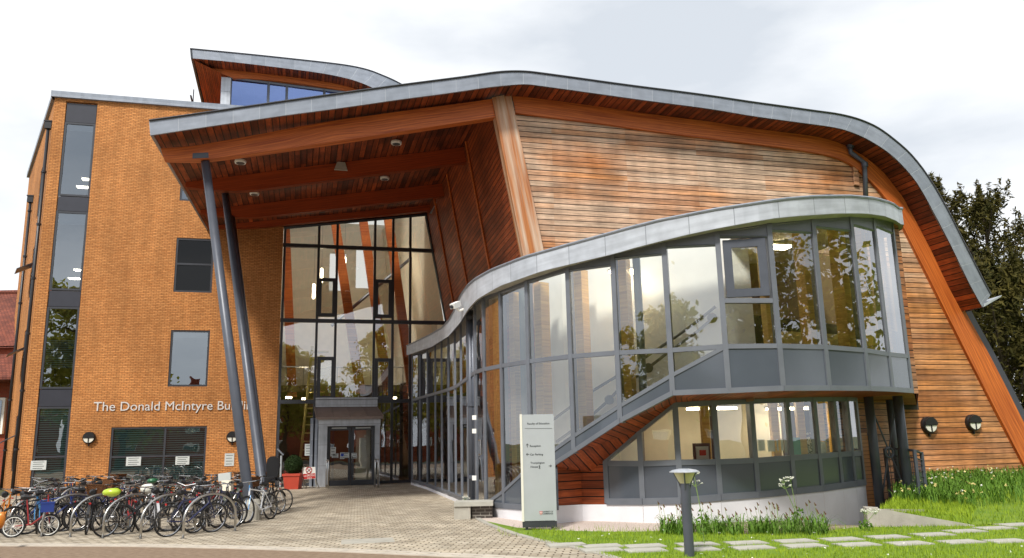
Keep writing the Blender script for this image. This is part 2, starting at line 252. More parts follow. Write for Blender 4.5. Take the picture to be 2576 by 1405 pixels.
# ------------------------------------------------------------------ mesh helpers
WL = {}
def wloc(o): return WL.get(o.name, np.zeros(3)) if o else np.zeros(3)
class MB:
    def __init__(s): s.v = []; s.f = []; s.uv = []; s.smooth = False
    def face(s, pts, uv=None):
        i = len(s.v); s.v += [tuple(float(c) for c in p) for p in pts]; s.f.append(tuple(range(i, i+len(pts)))); s.uv.append(uv); return s
    def quad(s, a, b, c, d, uv=None): return s.face([a, b, c, d], uv)
    def hexa(s, p):                                       # 8 corners: bottom ring 0-3, top ring 4-7
        for q in ((0, 3, 2, 1), (4, 5, 6, 7), (0, 1, 5, 4), (1, 2, 6, 5), (2, 3, 7, 6), (3, 0, 4, 7)): s.face([p[k] for k in q])
        return s
    def box(s, c, sz, ax=(V(1, 0, 0), V(0, 1, 0), V(0, 0, 1))):
        c = np.array(c, float); h = [np.array(ax[i])*sz[i]/2 for i in range(3)]
        return s.hexa([c-h[0]-h[1]-h[2], c+h[0]-h[1]-h[2], c+h[0]+h[1]-h[2], c-h[0]+h[1]-h[2], c-h[0]-h[1]+h[2], c+h[0]-h[1]+h[2], c+h[0]+h[1]+h[2], c-h[0]+h[1]+h[2]])
    def prism(s, pts, ext):
        pts = [np.array(p, float) for p in pts]; e = np.array(ext, float); top = [p+e for p in pts]
        s.face(pts[::-1]); s.face(top); n = len(pts)
        for i in range(n): j = (i+1) % n; s.face([pts[i], pts[j], top[j], top[i]])
        return s
    def tube(s, pts, r, n=8, closed=False, caps=True):
        pts = [np.array(p, float) for p in pts]; m = len(pts); rs = r if hasattr(r, '__len__') else [r]*m
        rings = []; prev = None
        for i, p in enumerate(pts):
            if closed: t = pts[(i+1) % m]-pts[i-1]
            else: t = pts[min(i+1, m-1)]-pts[max(i-1, 0)]
            t = t/(np.linalg.norm(t)+1e-9)
            if prev is None:
                a = V(0, 0, 1) if abs(t[2]) < .9 else V(1, 0, 0); x = np.cross(t, a)
            else: x = prev-t*(prev@t)
            x /= np.linalg.norm(x)+1e-9; y = np.cross(t, x); prev = x; i0 = len(s.v)
            for k in range(n):
                a = 2*math.pi*k/n; s.v.append(tuple(p+rs[i]*(math.cos(a)*x+math.sin(a)*y)))
            rings.append(i0)
        for i in range(m if closed else m-1):
            a = rings[i]; b = rings[(i+1) % m]
            for k in range(n): s.f.append((a+k, a+(k+1) % n, b+(k+1) % n, b+k)); s.uv.append(None)
        if caps and not closed:
            s.f.append(tuple(rings[0]+k for k in range(n))[::-1]); s.f.append(tuple(rings[-1]+k for k in range(n))); s.uv += [None, None]
        return s
    def lathe(s, c, prof, n=20, ax=None):
        c = np.array(c, float); x, y, z = ax if ax is not None else (V(1, 0, 0), V(0, 1, 0), V(0, 0, 1)); rings = []
        for r, h in prof:
            rings.append(len(s.v))
            for k in range(n):
                a = 2*math.pi*k/n; s.v.append(tuple(c+z*h+r*(math.cos(a)*x+math.sin(a)*y)))
        for i in range(len(prof)-1):
            a, b = rings[i], rings[i+1]
            for k in range(n): s.f.append((a+k, a+(k+1) % n, b+(k+1) % n, b+k)); s.uv.append(None)
        s.f.append(tuple(rings[0]+k for k in range(n))[::-1]); s.f.append(tuple(rings[-1]+k for k in range(n))); s.uv += [None, None]
        return s
    def ring(s, c, r, w, ax, n=24, m=6):
        x, y = ax; return s.tube([np.array(c)+r*(math.cos(a)*x+math.sin(a)*y) for a in np.linspace(0, 2*math.pi, n, endpoint=False)], w, m, closed=True)
    def strip(s, A, B, us=None, v0=0., v1=1., arc=True):    # surface between two polylines; u across, v along
        acc = 0.
        for i in range(len(A)-1):
            ln = np.linalg.norm(np.array(A[i+1])-np.array(A[i])); w = np.linalg.norm(np.array(B[i])-np.array(A[i])); w2 = np.linalg.norm(np.array(B[i+1])-np.array(A[i+1]))
            s.face([A[i], A[i+1], B[i+1], B[i]], [(0, acc), (0, acc+ln), (w2, acc+ln), (w, acc)]); acc += ln
        return s
    def build(s, name, mat, parent=None, smooth=False, loc=None):
        v = np.array(s.v, float)
        if loc is None: loc = wloc(parent) if parent else V((v[:, 0].min()+v[:, 0].max())/2, (v[:, 1].min()+v[:, 1].max())/2, v[:, 2].min())
        loc = np.array(loc, float); vl = v-loc
        me = bpy.data.meshes.new(name); me.from_pydata(vl.tolist(), [], s.f); me.materials.append(MT[mat] if isinstance(mat, str) else mat)
        uvl = me.uv_layers.new(name='UVMap'); arr = np.zeros((len(me.loops), 2)); k = 0
        for fi, f in enumerate(s.f):
            u = s.uv[fi]; n = len(f)
            if u is not None: arr[k:k+n] = u
            else:
                P = v[list(f)]; nr = np.zeros(3)
                for i in range(n): nr += np.cross(P[i]-P[0], P[(i+1) % n]-P[0])
                nl = np.linalg.norm(nr); nr = nr/nl if nl > 0 else Z
                if abs(nr[2]) > .8: arr[k:k+n, 0] = P[:, 0]; arr[k:k+n, 1] = P[:, 1]
                else:
                    t = np.cross(Z, nr); t /= np.linalg.norm(t)
                    if t @ V(1, .3, 0) < 0: t = -t
                    arr[k:k+n, 0] = P@t; arr[k:k+n, 1] = P[:, 2]
            k += n
        uvl.data.foreach_set('uv', arr.ravel())
        if smooth: me.polygons.foreach_set('use_smooth', [True]*len(me.polygons))
        me.update(); o = bpy.data.objects.new(name, me); COL.objects.link(o)
        if parent: o.parent = parent; o.location = loc-wloc(parent)
        else: o.location = loc
        WL[o.name] = loc; return o
def tag(o, label=None, cat=None, group=None, kind=None):
    if label: o['label'] = label
    if cat: o['category'] = cat
    if group: o['group'] = group
    if kind: o['kind'] = kind
    return o
def thing(name, label, cat, loc=(0, 0, 0), group=None):
    o = bpy.data.objects.new(name, None); COL.objects.link(o); o.location = loc; WL[o.name] = np.array(loc, float); o.empty_display_size = .2
    return tag(o, label, cat, group)
def copy_tree(o, parent=None):
    c = o.copy(); COL.objects.link(c); c.parent = parent; WL[c.name] = WL.get(o.name, np.zeros(3))
    for ch in list(o.children): copy_tree(ch, c)
    return c
def text_mb(s, origin, ux, uz, height=None, width=None, depth=.01, align='LEFT', out=None, bold=0.):
    """letters as mesh: origin = left end of the baseline"""
    cu = bpy.data.curves.new('t', 'FONT'); cu.body = s; cu.size = 1; cu.extrude = 0; cu.align_x = 'LEFT'; cu.resolution_u = 3; cu.offset = bold
    o = bpy.data.objects.new('t', cu); COL.objects.link(o); dg = bpy.context.evaluated_depsgraph_get()
    me = bpy.data.meshes.new_from_object(o.evaluated_get(dg)); bpy.data.objects.remove(o)
    P = np.array([v.co[:] for v in me.vertices]); wd = P[:, 0].max()-P[:, 0].min()
    cap = .72
    sz = height/cap if height else width/wd; sx = width/wd if width else sz
    if align == 'CENTER': P[:, 0] -= (P[:, 0].max()+P[:, 0].min())/2
    mb = out or MB(); i0 = len(mb.v); o3 = np.array(origin, float)
    for p in P: mb.v.append(tuple(o3+ux*p[0]*sx+uz*p[1]*sz))
    for f in me.polygons: mb.f.append(tuple(i0+i for i in f.vertices)); mb.uv.append(None)
    bpy.data.meshes.remove(me); return mb
def wall_holes(mb, fr, u0, u1, z0, z1, holes, depth=.14):
    """flat wall in frame fr(u,z,off) with openings and their reveals"""
    us = sorted({u0, u1}|{h[0] for h in holes}|{h[1] for h in holes}); zs = sorted({z0, z1}|{h[2] for h in holes}|{h[3] for h in holes})
    us = [u for u in us if u0 <= u <= u1]; zs = [z for z in zs if z0 <= z <= z1]
    for i in range(len(us)-1):
        for j in range(len(zs)-1):
            cu, cz = (us[i]+us[i+1])/2, (zs[j]+zs[j+1])/2
            if any(h[0] < cu < h[1] and h[2] < cz < h[3] for h in holes): continue
            mb.quad(fr(us[i], zs[j]), fr(us[i+1], zs[j]), fr(us[i+1], zs[j+1]), fr(us[i], zs[j+1]))
    for a, b, c, d in holes:
        for p, q in (((a, c), (a, d)), ((a, d), (b, d)), ((b, d), (b, c)), ((b, c), (a, c))):
            mb.quad(fr(*p, 0), fr(*q, 0), fr(*q, -depth), fr(*p, -depth))
    return mb
def fbox(mb, fr, u0, u1, z0, z1, o0, o1):                # box in a facade frame, o = towards the camera
    return mb.hexa([fr(u0, z0, o0), fr(u1, z0, o0), fr(u1, z0, o1), fr(u0, z0, o1), fr(u0, z1, o0), fr(u1, z1, o0), fr(u1, z1, o1), fr(u0, z1, o1)])
# ------------------------------------------------------------------ ground
def sst(a, b, x): t = min(1, max(0, (x-a)/(b-a))); return t*t*(3-2*t)
def gz(x, y): return -.42*sst(5.0, 9.0, x)*(1-sst(15.5, 18, x))*sst(16.4, 20.5, y)*(1-sst(27, 30, y))
def gridmesh(xs, ys, zf, name, mat, keep=None, loc=None):
    mb = MB(); P = {}
    for i, x in enumerate(xs):
        for j, y in enumerate(ys): P[i, j] = len(mb.v); mb.v.append((x, y, zf(x, y)))
    for i in range(len(xs)-1):
        for j in range(len(ys)-1):
            if keep and not keep((xs[i]+xs[i+1])/2, (ys[j]+ys[j+1])/2): continue
            mb.f.append((P[i, j], P[i+1, j], P[i+1, j+1], P[i, j+1]))
            mb.uv.append([(xs[i], ys[j]), (xs[i+1], ys[j]), (xs[i+1], ys[j+1]), (xs[i], ys[j+1])])
    return mb.build(name, mat, smooth=True, loc=(0, 0, 0) if loc is None else loc)
gx = [-900, -300, -120, -60, -30]+list(np.arange(-20, 24.1, .5))+[30, 60, 120, 300, 900]
gy = [-900, -300, -120, -60, -30, 0]+list(np.arange(5, 32.1, .5))+[45, 60, 120, 300, 900]
tag(gridmesh(gx, gy, lambda x, y: gz(x, y)-.02, 'ground', 'earth'), 'green earth around the buildings', kind='structure')
def sheet(name, pts, z, mat, label=None, thick=0):
    mb = MB(); P = [V(p[0], p[1], z) for p in pts]
    if thick: mb.prism([p-Z*thick for p in P], Z*thick)
    else: mb.face(P, [(p[0], p[1]) for p in P])
    return tag(mb.build(name, mat), label, kind='structure')
kerb_px = [(-400, 1372), (0, 1374), (330, 1375.5), (566, 1380), (859, 1389), (1195, 1404), (1500, 1420)]
kerb = [onz(*q)[:2] for q in kerb_px]
pave_edge = [onz(*q)[:2] for q in [(1035, 1214), (1100, 1228), (1140, 1246), (1165, 1275), (1180, 1297), (1215, 1318), (1250, 1332), (1290, 1346), (1330, 1357), (1385, 1370), (1440, 1381), (1500, 1396), (1560, 1413)]]
back = [(-4.5, 41.5), (-12, 39.6), (-22, 36.8), (-30, 34), (-34, 22)]
fore = [tuple(p) for p in kerb]+[(3.2, 9.5)]+[tuple(p) for p in pave_edge[::-1]]+back
sheet('paved_forecourt', fore, .004, 'paver', 'pale block paved forecourt')
road = [tuple(p) for p in kerb]+[(6, 8), (40, 3), (60, -8), (-60, -8), (-60, 17)]
sheet('road', road, -.006, 'asphalt', 'brown worn asphalt road')
sheet('road', [(-90, -9), (90, -9), (90, -17), (-90, -17)], -.004, 'asphalt_road', 'dark asphalt road behind the viewer')
def kerbline(off, w, name, lab):
    pts = [V(p[0], p[1], 0) for p in kerb]; mb = MB()
    A = []; B = []
    for i, p in enumerate(pts):
        t = pts[min(i+1, len(pts)-1)]-pts[max(i-1, 0)]; t /= np.linalg.norm(t); n = V(-t[1], t[0], 0)
        A.append(p+n*off); B.append(p+n*(off+w))
    for i in range(len(pts)-1): mb.prism([A[i]-Z*.05, A[i+1]-Z*.05, B[i+1]-Z*.05, B[i]-Z*.05], Z*.062)
    return tag(mb.build(name, 'kerb'), lab, kind='structure')
kerbline(-.02, .14, 'kerb', 'pale kerb line beside the road'); kerbline(.20, .13, 'kerb', 'second pale kerb line beside the pavers')
dk = MB(); pe = [V(p[0], p[1], 0) for p in pave_edge]     # kerb round the forecourt's right edge
for i in range(len(pe)-1):
    t = pe[i+1]-pe[i]; t /= np.linalg.norm(t); n = V(-t[1], t[0], 0)
    dk.prism([pe[i]-Z*.03, pe[i+1]-Z*.03, pe[i+1]+n*.13-Z*.03, pe[i]+n*.13-Z*.03], Z*.055)
tag(dk.build('kerb', 'concrete'), 'curved kerb between forecourt and lawn', kind='structure')
lawn_back = [onz(*q)[:2] for q in [(1215, 1312), (1300, 1330), (1420, 1338), (1560, 1341), (1650, 1339), (1850, 1347), (2040, 1345), (2150, 1330)]]
lawn = [tuple(p) for p in pave_edge[5:]]+[(3.4, 9.5), (40, 6), (60, 14), (60, 40), (30, 32), (19, 25), (15.5, 19.2), (10.3, 16.4)]+[tuple(p) for p in lawn_back[::-1]]
sheet('lawn', lawn, .02, 'grass', 'bright green lawn')
sheet('gravel_bed', [tuple(onz(*q)[:2]) for q in [(1125, 1235), (1160, 1262), (1180, 1297), (1215, 1318), (1300, 1333), (1420, 1342), (1560, 1345), (1700, 1345), (1700, 1300), (1500, 1296), (1200, 1250)]], .012, 'gravel', 'pinkish gravel bed beside the plinth')
px_x = list(np.arange(3.0, 18.1, .5)); px_y = list(np.arange(14.5, 26.6, .5))
tag(gridmesh(px_x, px_y, lambda x, y: gz(x, y)-.004, 'path', 'paver_old', keep=lambda x, y: y > 15.2+.0*x), 'weedy paved path dipping to the basement door', kind='structure')
mc = onz(925, 1362); m = MB(); m.box(mc+Z*.006, (1.0, .75, .008), (V(.98, .2, 0), V(-.2, .98, 0), Z)); o = m.build('access_cover', 'concrete'); tag(o, 'flush grey access cover in the block paving', 'access cover')
# stepping slabs in the lawn
sl = [(1425, 1374.6, 0), (1514, 1378, 0), (1514, 1388, 0), (1622, 1378, 0), (1622, 1389, 0), (1753.8, 1386.5, 0), (1892.7, 1382.5, 0), (2022, 1377.5, 0), (2155.6, 1374.5, 0), (2286, 1371.6, 0), (2417, 1367.6, 0), (2533.7, 1365.7, 0),
      (1753.8, 1373.5, 0), (1876, 1370, 0), (1999.7, 1365.5, 0), (2117, 1361, 0), (2231, 1355.2, 0), (2345.5, 1349, 0), (2426, 1340.4, 0), (2501, 1332.8, 0), (2556, 1324, 0)]
for i, (x, y, k) in enumerate(sl):
    p = onz(x, y); ax = V(.985, .17, 0); ay = V(-.17, .985, 0); mb = MB()
    if k: mb.box(p+Z*.015+ay*.20, (.74, .36, .05), (ax, ay, Z)); mb.box(p+Z*.014-ay*.19, (.74, .36, .05), (ax, ay, Z))
    else: mb.box(p+Z*.012, (.66, .43, .05), (ax, ay, Z))
    tag(mb.build('paving_slab', 'stone'), 'pale rectangular stepping slab set in the lawn', 'paving slab', 'stepping slabs across the lawn')
# ------------------------------------------------------------------ brick building
bb = thing('brick_building', 'tall buff brick building with a full height window strip and metal lettering', 'building', FP(-5, 0))
SD = V(-.575, .818, 0)                                    # run of its narrow side wall
UC = -10.83; TOPZ = 18.62
def fz(y, x=400): return fuv(x, y)[1]
def rect(x0, x1, y0, y1): # window rectangle from pixel sides at mid height
    ym = (y0+y1)/2; xm = (x0+x1)/2; return (fuv(x0, ym)[0], fuv(x1, ym)[0], fuv(xm, y1)[1], fuv(xm, y0)[1])
S0, S1 = -10.33, -8.95
zs_strip = [fuv(200, y)[1] for y in (1236, 1023, 979, 773, 732, 533, 495, 309, 250)]
W1 = rect(275, 517, 1074, 1222); W2 = rect(426, 525, 831, 973); W3 = rect(440, 536, 600, 736); W4 = rect(455, 545, 390, 507)
holes = [(S0, S1, zs_strip[0], TOPZ-.12), W1, W2, W3, W4]
mb = MB(); wall_holes(mb, FP, UC, .0, -.05, TOPZ, holes, .16)
q0 = FP(UC, 0); 
def SF(u, z, off=0): return q0+SD*u+Z*z+V(-.818, -.575, 0)*off   # narrow side, off = outwards
side_h = [(3.0, 4.6, z, z+2.6) for z in (1.0, 5.2, 9.4, 13.6)]
wall_holes(mb, SF, 0, 14, -.05, TOPZ, side_h, .12)
mb.quad(FP(UC, TOPZ), FP(0, TOPZ), FP(0, TOPZ)+NN*14, SF(14, TOPZ))
mb.build('wall', 'brick', bb)
mb = MB(); fbox(mb, FP, UC-.15, .5, TOPZ+.002, TOPZ+.30, -.3, .16); mb.hexa([SF(0, TOPZ+.002, 0), SF(14, TOPZ+.002, 0), SF(14, TOPZ+.002, .14), SF(-.1, TOPZ+.002, .14), SF(0, TOPZ+.29, 0), SF(14, TOPZ+.29, 0), SF(14, TOPZ+.29, .14), SF(-.1, TOPZ+.29, .14)])
mb.build('parapet_coping', 'zinc', bb)
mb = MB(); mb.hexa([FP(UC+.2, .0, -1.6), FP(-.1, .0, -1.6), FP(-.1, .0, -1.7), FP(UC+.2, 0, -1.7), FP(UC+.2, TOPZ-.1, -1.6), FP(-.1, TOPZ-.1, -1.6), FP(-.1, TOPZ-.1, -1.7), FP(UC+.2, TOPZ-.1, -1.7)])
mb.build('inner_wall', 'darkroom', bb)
def window(parent, fr, r, tz=(), mu=(), glass='glass_dark', blind=None, blind_z=None, fw=.09, name='window', off=-.03, fm='darkgrey'):
    a, b, c, d = r; m = MB(); us = [a, *mu, b]; zs = [c, *tz, d]
    for i, u in enumerate(us):
        w0 = u-(0 if i == 0 else fw/2); w1 = w0+fw if i == 0 or i < len(us)-1 else u
        if i == len(us)-1: w0 = u-fw; w1 = u
        fbox(m, fr, w0, w1, c, d, off-.09, off)
    for i, z in enumerate(zs):
        z0 = z-(0 if i == 0 else fw/2); z1 = z0+fw
        if i == len(zs)-1: z0 = z-fw; z1 = z
        fbox(m, fr, a+fw, b-fw, z0, z1, off-.092, off-.003)
    w_ = m.build(name, fm, parent)
    g = MB(); g.quad(fr(a+.03, c+.03, off-.05), fr(b-.03, c+.03, off-.05), fr(b-.03, d-.03, off-.05), fr(a+.03, d-.03, off-.05)); g.build('pane', glass, w_)
    if blind:
        k0, k1 = blind_z or (c, d)
        g = MB(); fbox(g, fr, a+.1, b-.1, k0, k1, off-.16, off-.13); g.build('blind', blind, w_)
    return w_
for k, (i0, i1) in enumerate(((0, 1), (2, 3), (4, 5), (6, 7))):
    r = (S0+.01, S1-.01, zs_strip[i0]+.01, zs_strip[i1]); h = r[3]-r[2]
    if k == 0: window(bb, FP, r, tz=(fuv(200, 1148)[1],), glass='glass', blind='blind')
    elif k == 1: window(bb, FP, r, glass='glass_dark', blind='blind', blind_z=(r[2]+h*.25, r[2]+h*.6))
    else:
        w_ = window(bb, FP, r, glass='glass_dark', blind='blind_in', blind_z=(r[3]-h*(.10 if k == 3 else .16), r[3]-.1))
        for q in range(2): m = MB(); fbox(m, FP, r[1]-.75+q*.2, r[1]-.25+q*.12, r[2]+h*(.18+.11*q), r[2]+h*(.19+.11*q), -.9, -.6); m.build('strip_light', 'lit', w_)
for i0, i1 in ((1, 2), (3, 4), (5, 6), (7, 8)):
    m = MB(); fbox(m, FP, S0+.03, S1-.03, zs_strip[i0]+.02, zs_strip[i1]-.02 if i1 < 8 else TOPZ-.2, -.14, -.05); m.build('spandrel_panel', 'spandrel_dark', bb)
window(bb, FP, W1, tz=(fuv(400, 1148)[1],), mu=(fuv(415, 1100)[0],), glass='glass', blind='blind')
window(bb, FP, W2, glass='glass_dark', blind='blind_in', blind_z=(W2[3]-.35, W2[3]-.1)); window(bb, FP, W3, tz=(fuv(490, 665)[1],), glass='glass_canopy'); window(bb, FP, W4)
for h in side_h: window(bb, SF, h, tz=(h[2]+1.3,))
for h in side_h[:3]:
    m = MB(); m.hexa([SF(3.1, h[3]-.9, .0), SF(4.5, h[3]-.9, .0), SF(4.5, h[3]-.94, .0), SF(3.1, h[3]-.94, .0), SF(3.1, h[3]-1.3, .7), SF(4.5, h[3]-1.3, .7), SF(4.5, h[3]-1.34, .7), SF(3.1, h[3]-1.34, .7)])
    m.build('open_casement', 'darkgrey', bb)
def pipe(name, label, pts, r, mat, hopper=None, brackets=()):
    t = thing(name, label, 'downpipe', pts[-1] if pts[-1][2] < pts[0][2] else pts[0])
    MB().tube(pts, r, 10).build('pipe', mat, t, smooth=True)
    if hopper is not None: m = MB(); m.box(np.array(hopper), (.30, .26, .34), (D, NN, Z)); m.box(np.array(hopper)+Z*.2, (.36, .32, .05), (D, NN, Z)); m.build('hopper', mat, t)
    if len(brackets):
        m = MB()
        for b in brackets: m.lathe(b, [(r*1.35, -.05), (r*1.35, .05)], 10)
        m.build('collar', mat, t)
    return t
def side_pipe(u, top, lab):
    p0 = SF(u, 0, .12); pipe('downpipe', lab, [p0, p0+Z*top], .075, 'blackpipe', p0+Z*(top+.15), [p0+Z*z for z in np.arange(2, top, 2.6)])
side_pipe(.55, 17.2, 'black downpipe with hopper at the corner of the brick building')
side_pipe(8.2, 15.5, 'farther black downpipe on the narrow side of the brick building')
# lettering
m = MB(); a = fuv(234.5, 1034.6); e = fuv(648, 1034.6)
text_mb('The Donald McIntyre Building', FP(a[0], a[1], .05), D, Z, width=e[0]-a[0], out=m)
lt = m.build('sign_lettering', 'text_white')
sol = lt.modifiers.new('thick', 'SOLIDIFY'); sol.thickness = .03
tag(lt, 'pale metal lettering reading The Donald McIntyre Building on the brick wall', 'lettering')
# bulkhead lamps
def bulkhead(P, ax, nrm, label, R=.30, mesh=None):
    t = thing('wall_lamp', label, 'wall lamp', P, 'round wall lamps'); x = ax; y = Z; z = nrm
    m = MB(); m.lathe(P, [(R, 0), (R, .10), (R*.93, .14)], 28, (x, y, z)); m.build('body', 'black', t, smooth=False)
    g = MB(); arc = [P+z*.145+R*.8*(math.cos(a)*x+math.sin(a)*y) for a in np.linspace(math.pi*1.02, math.pi*1.98, 16)]; g.prism(arc, z*.03); g.build('diffuser', 'lamp_glass', t)
    g = MB(); arc = [P+z*.143+R*.9*(math.cos(a)*x+math.sin(a)*y) for a in np.linspace(0, math.pi, 16)]; g.prism(arc, z*.07); g.box(P+z*.17-y*R*.42, (.045, .05, R*.84), (x, z, y)); g.build('shade', 'black', t)
    g = MB(); g.box(P-Z*(R+.04)+z*.04, (.05, .05, .12), (x, z, y)); g.build('cable', 'black', t); return t
for x, y, lb in ((225, 1102, 'round half shaded black wall lamp between window strip and wide window'), (585, 1100, 'round half shaded black wall lamp behind the leaning columns')):
    u, z = fuv(x, y); bulkhead(FP(u, z, .0), D, -NN, lb, .27)
# notices
def paper(x, y, w, h, off, label, fr=FP, mat='paper', name='notice', lines=4, red=False):
    u, z = fuv(x, y, off); t = thing(name, label, 'notice', FP(u, z-h/2, off)); m = MB(); fbox(m, FP, u-w/2, u+w/2, z-h/2, z+h/2, off, off+.012); m.build('sheet', mat, t)
    m = MB()
    for k in range(lines):
        zz = z+h*.34-k*h*.68/max(1, lines-1); fbox(m, FP, u-w*.36, u+w*(.36-.1*(k % 2)), zz-.012, zz+.012, off+.012, off+.014)
    m.build('print', 'red' if red else 'text_dark', t)
paper(577, 1157, .42, .58, .01, 'white printed notice on the brick wall left of the columns'); paper(606, 1127, .3, .5, .01, 'small sign with red print behind the leaning column', red=True, lines=2)
paper(336, 1161, .62, .40, .0, 'printed notice on the left pane of the wide window'); paper(459, 1159, .60, .38, .0, 'printed notice on the right pane of the wide window'); paper(97, 1171, .62, .40, .0, 'printed notice on the lowest window of the strip')
# dark red neighbour house far left
nh = thing('red_brick_house', 'old red brick house with dark clay tiled roof at the left edge', 'house', (-33, 44, 0))
Hx0, Hx1, Hy = -46, -27.0, 46
m = MB(); m.box((-36.5, 50, 3.9), (19, 9, 7.8)); m.build('wall', 'brick_red', nh)
m = MB(); a = V(-46.5, 45.2, 7.8); b = V(-26.6, 45.2, 7.8); c = V(-26.6, 50, 11.8); d = V(-46.5, 50, 11.8)
m.quad(a, b, c, d, [(0, 0), (20, 0), (20, 7.5), (0, 7.5)]); m.quad(V(-46.5, 55, 7.8), V(-26.6, 55, 7.8), c, d, [(0, 0), (20, 0), (20, 7.5), (0, 7.5)]); m.quad(a-Z*.1, b-Z*.1, c-Z*.12, d-Z*.12)
m.build('roof', 'rooftile', nh)
m = MB(); m.tube([V(-46.5, 50, 11.85), V(-26.6, 50, 11.85)], .15, 8); m.build('ridge', 'rooftile', nh)
m = MB(); m.box((-29.3, 45.4, 3.9), (1.6, .2, 2.0)); w_ = m.build('window', 'white', nh); m = MB(); m.box((-29.3, 45.28, 3.9), (1.3, .06, 1.7)); m.build('pane', 'glass_dark', w_)
m = MB(); a = V(-31, 43.6, 5.9); b = V(-26.8, 43.6, 5.9); c = V(-26.8, 45.5, 7.4); d = V(-31, 45.5, 7.4); m.quad(a, b, c, d, [(0, 0), (4, 0), (4, 2.3), (0, 2.3)]); m.hexa([a-Z*.15, b-Z*.15, V(-26.8, 45.5, 5.75), V(-31, 45.5, 5.75), a-Z*.02, b-Z*.02, c-Z*.03, d-Z*.03]); m.build('porch_roof', 'rooftile', nh)
# ------------------------------------------------------------------ glass atrium
at = thing('glass_atrium', 'tall dark framed glass atrium between brick building and timber hall', 'building', FP(3.4, 0))
AO = -.05
u_l = .02
tr_z = [fuv(870, y)[1] for y in (1010, 808, 622)]
def right_u(z): # leaning right edge
    (ua, za), (ub, zb) = fuv(1073, 537), fuv(1120, 790); return ua+(ub-ua)*(z-za)/(zb-za) if z > 3 else 9.
zT_l = fuv(707, 570)[1]; zT_r = fuv(1073, 537)[1]
def top_z(u): return zT_l+(zT_r-zT_l)*(u/7.2)
mus = [fuv(x, y)[0] for x, y in ((800, 700), (847, 700), (943, 700), (989, 700), (1033, 600))]
fm = MB()
for u in [u_l+.06]+mus: fbox(fm, FP, u-.06, u+.06, 0, top_z(u), AO-.15, AO+.02)
for z in tr_z+[.05]: fbox(fm, FP, .0, 8.6 if z < 9 else right_u(z), z-.09, z+.09, AO-.16, AO+.025)
fm.tube([FP(0, zT_l-.05, AO), FP(7.2, zT_r-.05, AO)], .09, 4); fm.tube([FP(right_u(8.0), 8.0, AO), FP(7.2, zT_r, AO)], .09, 4)
fm.build('mullion_frame', 'darkgrey', at)
allu = [u_l]+mus
zz = [0.1]+tr_z
for j in range(4):
    for i in range(6):
        a = allu[i]+.05; b = (allu[i+1] if i < 5 else None); z0 = zz[j]; z1 = zz[j+1] if j < 3 else None
        if b is None:
            b0 = right_u(z0) if j else 7.4; b1 = right_u(z1 if z1 else zT_r) if j else 7.4
            if j == 1: b0, b1 = 7.6, 7.8
        else: b0 = b1 = b
        zt0 = z1 if z1 else top_z(a); zt1 = z1 if z1 else top_z(b1)
        if i in (1, 2) and j == 0: continue
        m = MB(); m.quad(FP(a, z0, AO-.07), FP(b0, z0, AO-.07), FP(b1, zt1, AO-.07), FP(a, zt0, AO-.07)); m.build('glass_pane', 'glass_atr', at)
m = MB(); m.quad(FP(allu[1], fuv(870, 1072)[1], AO-.07), FP(allu[3], fuv(870, 1072)[1], AO-.07), FP(allu[3], tr_z[0], AO-.07), FP(allu[1], tr_z[0], AO-.07)); m.build('glass_pane', 'glass_atr', at)
for x0, x1, y0, y1 in ((800, 845, 700, 797), (943, 986, 704, 800), (797, 842, 898, 1006), (942, 985, 902, 1005)):
    window(at, FP, rect(x0, x1, y0, y1), glass='glass_atr', fw=.17, name='opening_window', off=.02)
# the room behind the glass
iw = thing('atrium_interior', 'cream walled atrium room with timber columns seen through the glass', 'interior', FP(4, 0, -6))
m = MB(); wall_holes(m, lambda u, z, off=0: FP(u, z, -9+off), -1, 9.5, 0, 15.5, [(2.6, 3.6, 11.2, 13.6), (4.2, 5.2, 11.4, 14)], .3); m.build('back_wall', 'cream', iw)
m = MB(); m.quad(FP(-.02, 7.0, -.2), FP(-.02, 7.0, -9), FP(-.02, 15, -9), FP(-.02, 15, -.2)); m.quad(FP(8.6, 5.5, -.3), FP(6.8, 5.5, -9), FP(5.8, 15.2, -9), FP(7.0, 15.2, -.3)); m.build('side_wall', 'cream', iw)
m = MB(); m.quad(FP(-.03, 0, -.25), FP(-.03, 0, -9), FP(-.03, 7, -9), FP(-.03, 7, -.25)); m.quad(FP(8.8, 0, -.3), FP(7.2, 0, -9), FP(7.0, 5.5, -9), FP(8.6, 5.5, -.3)); m.quad(FP(-.5, 0, -8.8), FP(8.6, 0, -8.8), FP(8.6, 5.4, -8.8), FP(-.5, 5.4, -8.8)); m.build('lower_wall', 'brownroom', iw)
m = MB(); m.quad(FP(-1, .02, -.2), FP(9, .02, -.2), FP(9, .02, -9), FP(-1, .02, -9)); m.build('floor', 'brownroom', iw)
for u0, u1, o in ((2.3, 3.9, -2.5), (3.9, 5.4, -3.0), (5.2, 6.6, -2.2), (-.2, .4, -5)):
    m = MB(); m.prism([FP(u1, 4.5, o), FP(u1+.5, 4.5, o), FP(u0+.35, 15, o), FP(u0-.1, 15, o)], NN*.35); m.build('timber_column', 'glulam', iw)
m = MB(); fbox(m, FP, 0, 8, 4.75, 5.1, -9, -4.5); m.build('gallery_floor', 'brownroom', iw)
m = MB()
for k in range(9): m.tube([FP(0.3+k*.9, 5.1, -4.6), FP(.3+k*.9, 6.1, -4.6)], .025, 5)
m.tube([FP(0, 6.1, -4.6), FP(8, 6.1, -4.6)], .04, 6); m.build('handrail', 'steel', iw)
m = MB()
for k in range(16): fbox(m, FP, 1.15+k*.03, 2.0+k*.03, .4+k*.42, .46+k*.42, -3.2, -2.6)
